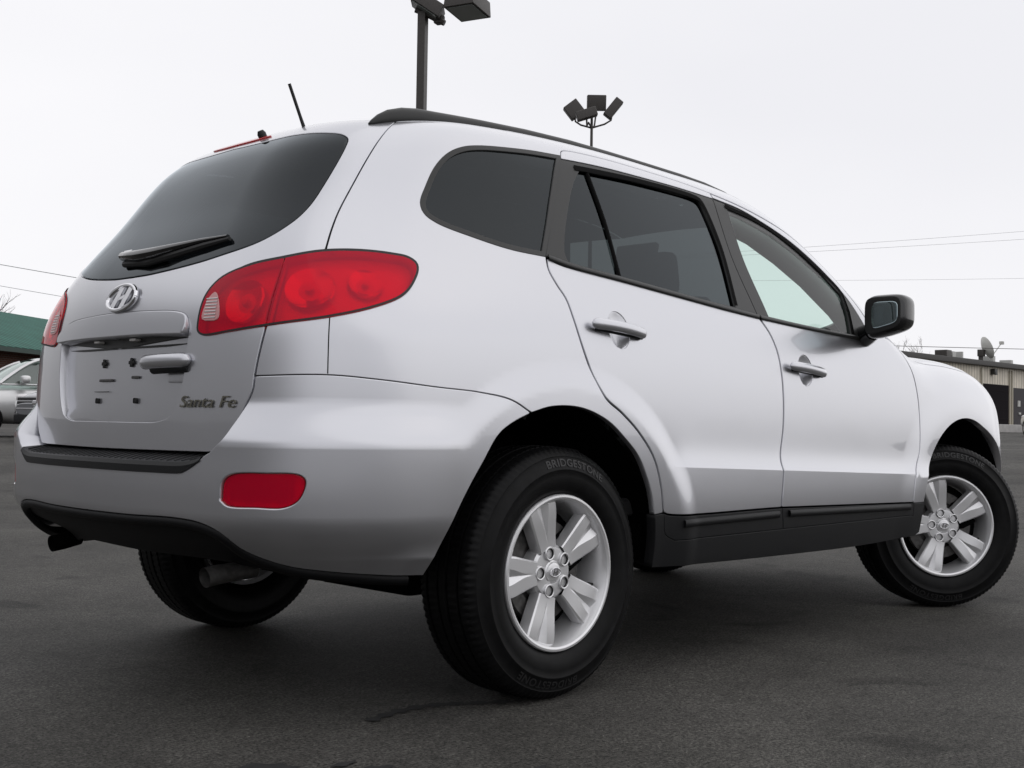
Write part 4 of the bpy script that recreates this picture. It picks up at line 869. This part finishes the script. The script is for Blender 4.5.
for i, x in enumerate((-4.6, -8.5, 4.0, 8.0)):
    b = MB(); b.box((x, .58, 1.45), (1.7, .10, 1.2)); f = b.build('window', M['pale'], bl, False); b = MB(); b.box((x, .51, 1.45), (1.5, .03, 1.02)); b.build('pane', M['winglass'], f, False)

# ------------------------------------------------------------------ beige metal building (right)
br = thing('metal_building', 'long beige metal building with dark roof edge, garage door and roof dish', 'building', (55.0, 20.9, .74))
SID = stripes('beige_ribbed_siding', (.46, .42, .355), (.72, .665, .57), 3.3, .6)
b = MB(); b.box((2.0, 6.0, 1.6), (36, 12, 3.2)); b.build('wall', SID, br, False)
b = MB(); b.box((2.0, 5.94, 3.31), (36.5, 12.5, .24), None, .02); b.build('roof', mat('dark_roof_edge', (.05, .047, .045), .6), br)
b = MB(); b.box((1.55, -.02, 1.17), (3.1, .10, 2.34)); g = b.build('garage_door', mat('dark_garage_door', (.010, .008, .010), .9, spec=.1), br, False)
b = MB(); [b.box((1.55, -.075, .2+.46*k), (3.04, .02, .03)) for k in range(5)]; b.build('panel_rib', mat('garage_rib', (.018, .014, .016), .9, spec=.1), g, False)
b = MB(); b.box((4.5, -.02, 1.12), (1.5, .10, 2.24)); dd = b.build('door', mat('grey_door', (.07, .066, .07), .8, spec=.2), br, False)
b = MB(); b.box((4.35, -.09, 1.45), (.30, .04, .30)); b.build('door_window', M['pale'], dd, False); b = MB(); b.box((4.45, -.09, .95), (.25, .05, .10)); b.build('handle', M['pale'], dd, False)
for x in (-.1, 3.3, 3.62, 5.4):
    b = MB(); b.box((x, -.03, 1.55), (.13, .08, 3.1)); b.build('wall_trim', mat('tan_trim', (.40, .37, .30), .6) if x == -.1 else bpy.data.materials['tan_trim'], br, False)
b = MB(); b.box((1.15, -.13, 2.95), (.34, .22, .28), None, .04); b.box((1.15, -.22, 2.86), (.24, .06, .14)); b.build('wall_lamp', mat('bronze_lamp', (.03, .028, .026), .5), br)
for x, w_, h_, mm in ((-2.3, .55, .42, 'post'), (-1.75, .35, .38, 'pale'), (-.8, .14, .42, 'pale'), (2.95, .28, .40, 'pale'), (5.2, .3, .3, 'pale')):
    b = MB(); b.box((x, .9, 3.44+h_/2), (w_, .6, h_), None, .02); b.build('roof_unit', M[mm], br)
ds = thing('satellite_dish', 'pale satellite dish on a short mast on the beige building roof', 'satellite dish', (57.0, 21.6, 4.18))
b = MB(); b.lathe([(.001, .0), (.25, .025), (.46, .085), (.57, .145), (.58, .152), (.55, .135), (.42, .06), (.25, .012), (.001, -.012)], 40)
mt = Matrix.Translation((.05, 0, .72)) @ Matrix.Rotation(R(-28), 4, 'Z') @ Matrix.Rotation(R(-62), 4, 'Z') @ Matrix.Rotation(R(-24), 4, 'X'); mt = Matrix.Translation((.0, 0, .72)) @ Matrix.Rotation(R(48), 4, 'Z') @ Matrix.Rotation(R(-22), 4, 'X')
b.v = [tuple(mt @ Vector(p)) for p in b.v]; b.build('reflector', mat('dish_white', (.85, .85, .80), .5), ds, angle=50)
b = MB(); b.tube([(-.12, .15, -.02), (-.12, .15, .62)], .11, 12); b.box((-.12, .12, .5), (.3, .3, .35), None, .03); b.build('mast', M['post'], ds)
b = MB(); p0 = mt @ Vector((0, 0, -.62)); p1 = mt @ Vector((.05, -.95, -.05)); b.tube([p0, p1], .025, 8); b.box(tuple(p1), (.22, .18, .16), None, .03); b.build('feed_arm', M['pale'], ds)
lw = MB(); lw.box((58, 18.2, .90), (26, .25, .36), None, .03); tag(lw.build('low_wall', mat('pale_concrete', (.38, .37, .36), .85, noise=.15, nscale=3), None), 'low pale concrete wall in front of the beige metal building', 'wall')

# ------------------------------------------------------------------ floodlight poles
def pole1():
    t = thing('floodlight_pole', 'tall dark floodlight pole with shoebox heads rising behind the SUV roof', 'light pole', (11.82, 13.18, .38))
    b = MB(); b.box((0, 0, 3.98), (.15, .15, 7.9), Matrix.Rotation(R(25), 4, 'Z')); b.build('pole', M['post'], t, False)
    b = MB(); b.box((0, 0, .05), (.42, .42, .10), None, .02); b.build('base_plate', M['post'], t)
    rv = Vector((.697, -.717, 0)); fv = Vector((.717, .697, 0))
    b = MB(); b.tube([-.14*rv+Vector((0, 0, 7.98)), .06*rv+Vector((0, 0, 7.90)), .40*rv-.05*fv+Vector((0, 0, 7.72))], .055, 10); b.box(tuple(.30*rv+Vector((0, 0, 7.80))), (.16, .16, .16), Matrix.Rotation(R(20), 4, 'Z'), .02); b.build('arm', M['post'], t)
    for off, rot, dm in ((.82*rv-.10*fv+Vector((0, 0, 8.05)), Matrix.Rotation(R(-72), 4, 'Z') @ Matrix.Rotation(R(-5), 4, 'X'), (.62, .70, .30)), (.10*rv-.05*fv+Vector((0, 0, 8.03)), Matrix.Rotation(R(33), 4, fv) @ Matrix.Rotation(R(-45.8), 4, 'Z'), (.62, .50, .24))):
        b = MB(); b.box((0, 0, 0), dm, None, .015)
        b.v = [tuple(rot @ Vector((x*(1.0 if z < 0 else .9), y, z))+off) for x, y, z in b.v]; h = b.build('floodlight', M['post'], t, angle=30)
        b = MB(); b.box((0, 0, -dm[2]/2-.006), (dm[0]-.1, dm[1]-.1, .012)); b.v = [tuple(rot @ Vector(p)+off) for p in b.v]; b.build('lens', M['lampglass'], h, False)
        b = MB(); b.box((0, dm[1]/2+.02, 0), (.3, .05, .16), None, .01); b.v = [tuple(rot @ Vector(p)+off) for p in b.v]; b.build('visor', M['post'], h, False)
pole1()
def pole2():
    t = thing('floodlight_pole', 'distant slim pole carrying four floodlights on curved arms', 'light pole', (31.42, 25.82, .56))
    b = MB(); b.tube([(0, 0, 0), (0, 0, 6), (0, 0, 11.75)], [.10, .075, .05], 10); b.build('pole', M['post'], t)
    rv = Vector((.697, -.717, 0)); fv = Vector((.717, .697, 0)); top = Vector((0, 0, 11.55))
    for rx, fy, z, yaw, tilt, sz in ((-.66, .3, 12.10, R(60), R(38), (.60, .36, .58)), (-.22, -.35, 11.78, R(20), R(18), (.78, .36, .34)), (.20, .45, 12.42, R(-45), R(-8), (.72, .34, .58)), (.80, 0, 12.10, R(-115), R(-38), (.34, .34, .80))):
        p = rv*rx+fv*fy+Vector((0, 0, z)); b = MB(); b.tube([top+Vector((0, 0, -.2)), top+(rv*rx+fv*fy)*.6+Vector((0, 0, -.05)), rv*rx*.9+fv*fy*.9+Vector((0, 0, z-.45)), p], .035, 8); a = b.build('arm', M['post'], t)
        ax = fv if abs(rx) > .3 else rv
        rot = Matrix.Rotation(-tilt if rx < 0 else -tilt, 4, fv) @ Matrix.Rotation(R(-45), 4, 'Z')
        if abs(rx-.20) < .01: rot = Matrix.Rotation(R(10), 4, rv) @ Matrix.Rotation(R(-45), 4, 'Z')
        b = MB(); b.box((0, 0, 0), sz, None, .04); b.v = [tuple(rot @ Vector(q)+p) for q in b.v]; h = b.build('floodlight', M['post'], t)
        b = MB(); b.box((0, sz[1]/2+.006, 0), (sz[0]*.85, .012, sz[2]*.8)); b.v = [tuple(rot @ Vector(q)+p) for q in b.v]; b.build('lens', M['lampglass'], h, False)
pole2()
# ------------------------------------------------------------------ overhead cables
cab = mat('grey_cable', (.35, .35, .36), .7); cabd = mat('dark_cable', (.09, .085, .085), .7)
def cable(a, c, ext0, ext1, rad, label, m, sag=.3):
    a = Vector(a); c = Vector(c); d = c-a; p = a-d*ext0; q = c+d*ext1; b = MB(); n = 24
    b.tube([p+(q-p)*(k/n)+Vector((0, 0, -sag*(1-(2*k/n-1)**2)+sag*.7)) for k in range(n+1)], rad, 6); tag(b.build('overhead_cable', m), label, 'cable', 'overhead cables')
cable((44.8, 19.57, 4.27), (48.05, 16.22, 4.22), 2.0, 1.5, .014, 'low dark cable passing in front of the roof dish', cabd, .05)
cable((59.83, 32.48, 11.41), (68.08, 23.92, 12.46), .8, .8, .008, 'upper pale cable of the close pair right of the SUV roof', cab, .1)
cable((59.84, 32.48, 11.12), (68.1, 23.93, 12.0), .8, .8, .008, 'lower pale cable of the close pair right of the SUV roof', cab, .1)
cable((61.12, 31.25, 9.45), (68.18, 23.96, 9.72), .8, .8, .007, 'pale single cable between the cable pair and the roof dish', cab, .1)
cable((16.15, 41.81, 6.47), (18.26, 39.66, 5.99), 3, 2, .014, 'upper cable above the green roof at left', cab, .05)
cable((16.57, 41.42, 5.58), (17.76, 40.21, 5.31), 5, 3, .010, 'lower cable above the green roof at left', cab, .05)
# ------------------------------------------------------------------ bare trees
bark = mat('bare_bark', (.13, .11, .105), .9, noise=.3, nscale=8)
def tree(loc, H, label, seed):
    rg = random.Random(seed); t = thing('bare_tree', label, 'tree', loc); tr = MB(); cw = MB()
    def grow(p, d, l, r, k, tgt):
        n = 4; pts = [p]; q = p; dd = d
        for i in range(n):
            dd = (dd+Vector((rg.uniform(-.16, .16), rg.uniform(-.16, .16), rg.uniform(-.02, .12)))).normalized(); q = q+dd*l/n; pts.append(q)
        tgt.tube(pts, [r*(1-.4*i/n) for i in range(n+1)], 5 if k else 8, False)
        if k < 5:
            for _ in range(3 if k else 4):
                i = rg.choice((2, 3, 4)); a = rg.uniform(0, 6.28); sp = rg.uniform(.4, .95)
                nd = (dd+Vector((math.cos(a)*sp, math.sin(a)*sp, rg.uniform(-.05, .35)))).normalized(); grow(pts[i], nd, l*rg.uniform(.58, .78), r*.52, k+1, cw)
    grow(Vector((0, 0, 0)), Vector((0, 0, 1)), H*.36, H*.022, 0, tr); tr.build('trunk', bark, t); cw.build('crown', bark, t)
tree((26.2, 67.2, .85), 7.9, 'bare leafless tree rising behind the green roof at the left edge', 3)
tree((73.4, 33.1, .9), 6.0, 'small bare tree beyond the SUV bonnet near the dark cable', 11)
# ------------------------------------------------------------------ other cars on the lot
def sedan(loc, rz, paint, label, name='parked_sedan'):
    t = thing(name, label, 'car', loc, rz, 'cars parked in the background')
    st = [(-2.30, .62, .50, .80), (-2.22, .78, .32, .92), (-1.9, .86, .26, .98), (-1.3, .90, .24, .99), (-.5, .91, .22, .97), (.4, .91, .22, .955), (1.0, .90, .23, .945), (1.6, .88, .25, .88), (2.0, .83, .28, .79), (2.22, .72, .34, .70), (2.32, .52, .42, .60)]
    fs = [spl([s[0] for s in st], [s[i] for s in st]) for i in (1, 2, 3)]; V = []; Fc = []; xs = np.linspace(-2.3, 2.32, 40); m = 17
    for x in xs:
        w_, zb, zt_ = [float(f(x)) for f in fs]
        for k in range(m):
            a = -math.pi/2+math.pi*k/(m-1); g = lambda c, e: math.copysign(abs(c)**e, c); cz_ = (zb+zt_)/2; hz = (zt_-zb)/2
            V.append((x, w_*g(math.cos(a), .38), cz_+hz*g(math.sin(a), .62)))
    n = len(xs); Fc = [(i*m+j, (i+1)*m+j, (i+1)*m+j+1, i*m+j+1) for i in range(n-1) for j in range(m-1)]; k = len(V)
    V2 = [(x, -y, z) for x, y, z in V]; b = MB(); b.add(V+V2, Fc+[tuple(q+k for q in f) for f in Fc]); b.add([V[i] for i in range(m)]+[V2[i] for i in range(m)], [tuple(range(m))+tuple(range(2*m-1, m-1, -1))]); b.add([V[-m+i] for i in range(m)]+[V2[-m+i] for i in range(m)], [tuple(range(m))+tuple(range(2*m-1, m-1, -1))])
    body = b.build('body', paint, t, angle=50)
    prof = spl([-1.75, -1.3, -.9, -.4, .1, .45, .8, 1.15], [.93, 1.20, 1.37, 1.44, 1.445, 1.39, 1.20, .935]); wt = lambda z: .83-.42*max(0, z-.95)
    V = []; xs = np.linspace(-1.75, 1.15, 36); zz = [.90, 1.0, 1.1, 1.2, 1.3, 1.38, 1.45]
    def top_at(x): return float(prof(x))
    rows = 9; V = []
    for x in xs:
        zt_ = top_at(x)
        for j in range(rows):
            f = j/(rows-1); z = .88+(zt_-.88)*min(1, f*1.25); y = wt(z) if f <= .8 else wt(zt_)*(1-(f-.8)/.2); z = z+(.0 if f <= .8 else .02*math.sin((f-.8)/.2*math.pi/2)); V.append((x, y, z))
    Fc = [(i*rows+j, (i+1)*rows+j, (i+1)*rows+j+1, i*rows+j+1) for i in range(len(xs)-1) for j in range(rows-1)]; k = len(V); V2 = [(x, -y, z) for x, y, z in V]
    b = MB(); b.add(V+V2, Fc+[tuple(q+k for q in f) for f in Fc]); b.build('window_glass', CG, t, angle=60)
    b = MB(); xr_ = np.linspace(-.95, .42, 14); V = []
    for x in xr_:
        zt_ = top_at(x)+.012
        for y in np.linspace(-1, 1, 11): V.append((x, y*(wt(zt_)+.012), zt_+.03*(1-y*y)-(.06 if abs(y) == 1 else 0)))
    b.add(V, [(i*11+j, (i+1)*11+j, (i+1)*11+j+1, i*11+j+1) for i in range(13) for j in range(10)]); b.build('roof', paint, t, angle=60)
    b = MB()
    for sg in (-1, 1):
        b.tube([(x, sg*(wt(top_at(x))+.004), top_at(x)+.004) for x in np.linspace(.40, 1.12, 8)], .045, 8, True, (1, .7)); b.tube([(x, sg*(wt(top_at(x))+.004), top_at(x)+.004) for x in np.linspace(-1.7, -.9, 8)], .055, 8, True, (1, .7))
        b.tube([(-.18, sg*.845, .90), (-.24, sg*.66, 1.43)], .035, 8); b.tube([(1.12, sg*.835, .945), (-1.6, sg*.845, .965)], .018, 6)
    b.build('pillar', paint, t, angle=60)
    for sg in (-1, 1):
        b = MB(); v, f = superell((.72, sg*.98, 1.04), (.085, .125, .075), .6, 16, 12); b.add(v, f); b.tube([(.74, sg*.82, .98), (.73, sg*.92, 1.0)], .03, 8); b.build('door_mirror', paint, t, angle=80)
        b = MB(); v, f = superell((2.02, sg*.66, .69), (.17, .14, .075), .7, 16, 12); b.add(v, f); b.build('headlight', M['lampback'], t, angle=80)
        b = MB(); v, f = superell((-2.16, sg*.70, .80), (.10, .14, .09), .6, 16, 12); b.add(v, f); b.build('tail_lamp', M['redrefl'], t, angle=80)
        b = MB(); b.box((-.05, sg*.915, .80), (.18, .02, .03), None, .008); b.build('handle', paint, t)
    b = MB(); b.box((2.245, 0, .60), (.12, 1.08, .22), Matrix.Rotation(R(-10), 4, 'Y'), .03); gr = b.build('grille', M['rubber'], t)
    b = MB(); [b.box((2.315-.012*k, 0, .52+.06*k), (.025, 1.02, .018), None, .006) for k in range(4)]; b.box((2.31, 0, .61), (.03, .18, .09), None, .02); b.build('grille_bars', M['chrome'], gr)
    b = MB(); b.box((2.24, 0, .36), (.16, 1.2, .16), None, .04); b.build('lower_grille', M['clad'], t)
    for X in (-1.35, 1.38):
        for sg in (-1, 1):
            Mw = Matrix.Translation((X, sg*.80, .32)) @ (Matrix.Identity(4) if sg < 0 else Matrix.Rotation(math.pi, 4, 'Z'))
            b = MB(); b.lathe([(.20, .10), (.235, .112), (.29, .11), (.318, .09), (.322, 0), (.318, -.09), (.2, -.10)], 36, Mw); wh = b.build('wheel', M['tyre'], t); b = MB(); b.lathe([(.001, .09), (.05, .09), (.19, .098), (.205, .105), (.21, .098)], 24, Mw); b.build('rim', M['alloy'], wh)
    return t
CG = glass('sedan_glass', (.55, .63, .60), 2.1, (.86, .95, .92))
PS = silver_paint('pale_silver_paint', (.66, .66, .66), .38, .6); PD = silver_paint('dark_grey_paint', (.20, .205, .22), .35, .7); PW = mat('white_paint', (.72, .72, .72), .3, coat=1.)
sedan((7.64, 18.92, float(gz(7.64, 18.92))), R(171), PS, 'pale silver sedan in front of the brick building, facing left')
sedan((8.17, 16.05, float(gz(8.17, 16.05))), R(190), PD, 'dark grey sedan with chrome barred grille, nearest parked car behind the SUV at left')
sedan((39.15, 11.35, float(gz(39.15, 11.35))), R(40), PW, 'white car at the right edge in front of the beige building')
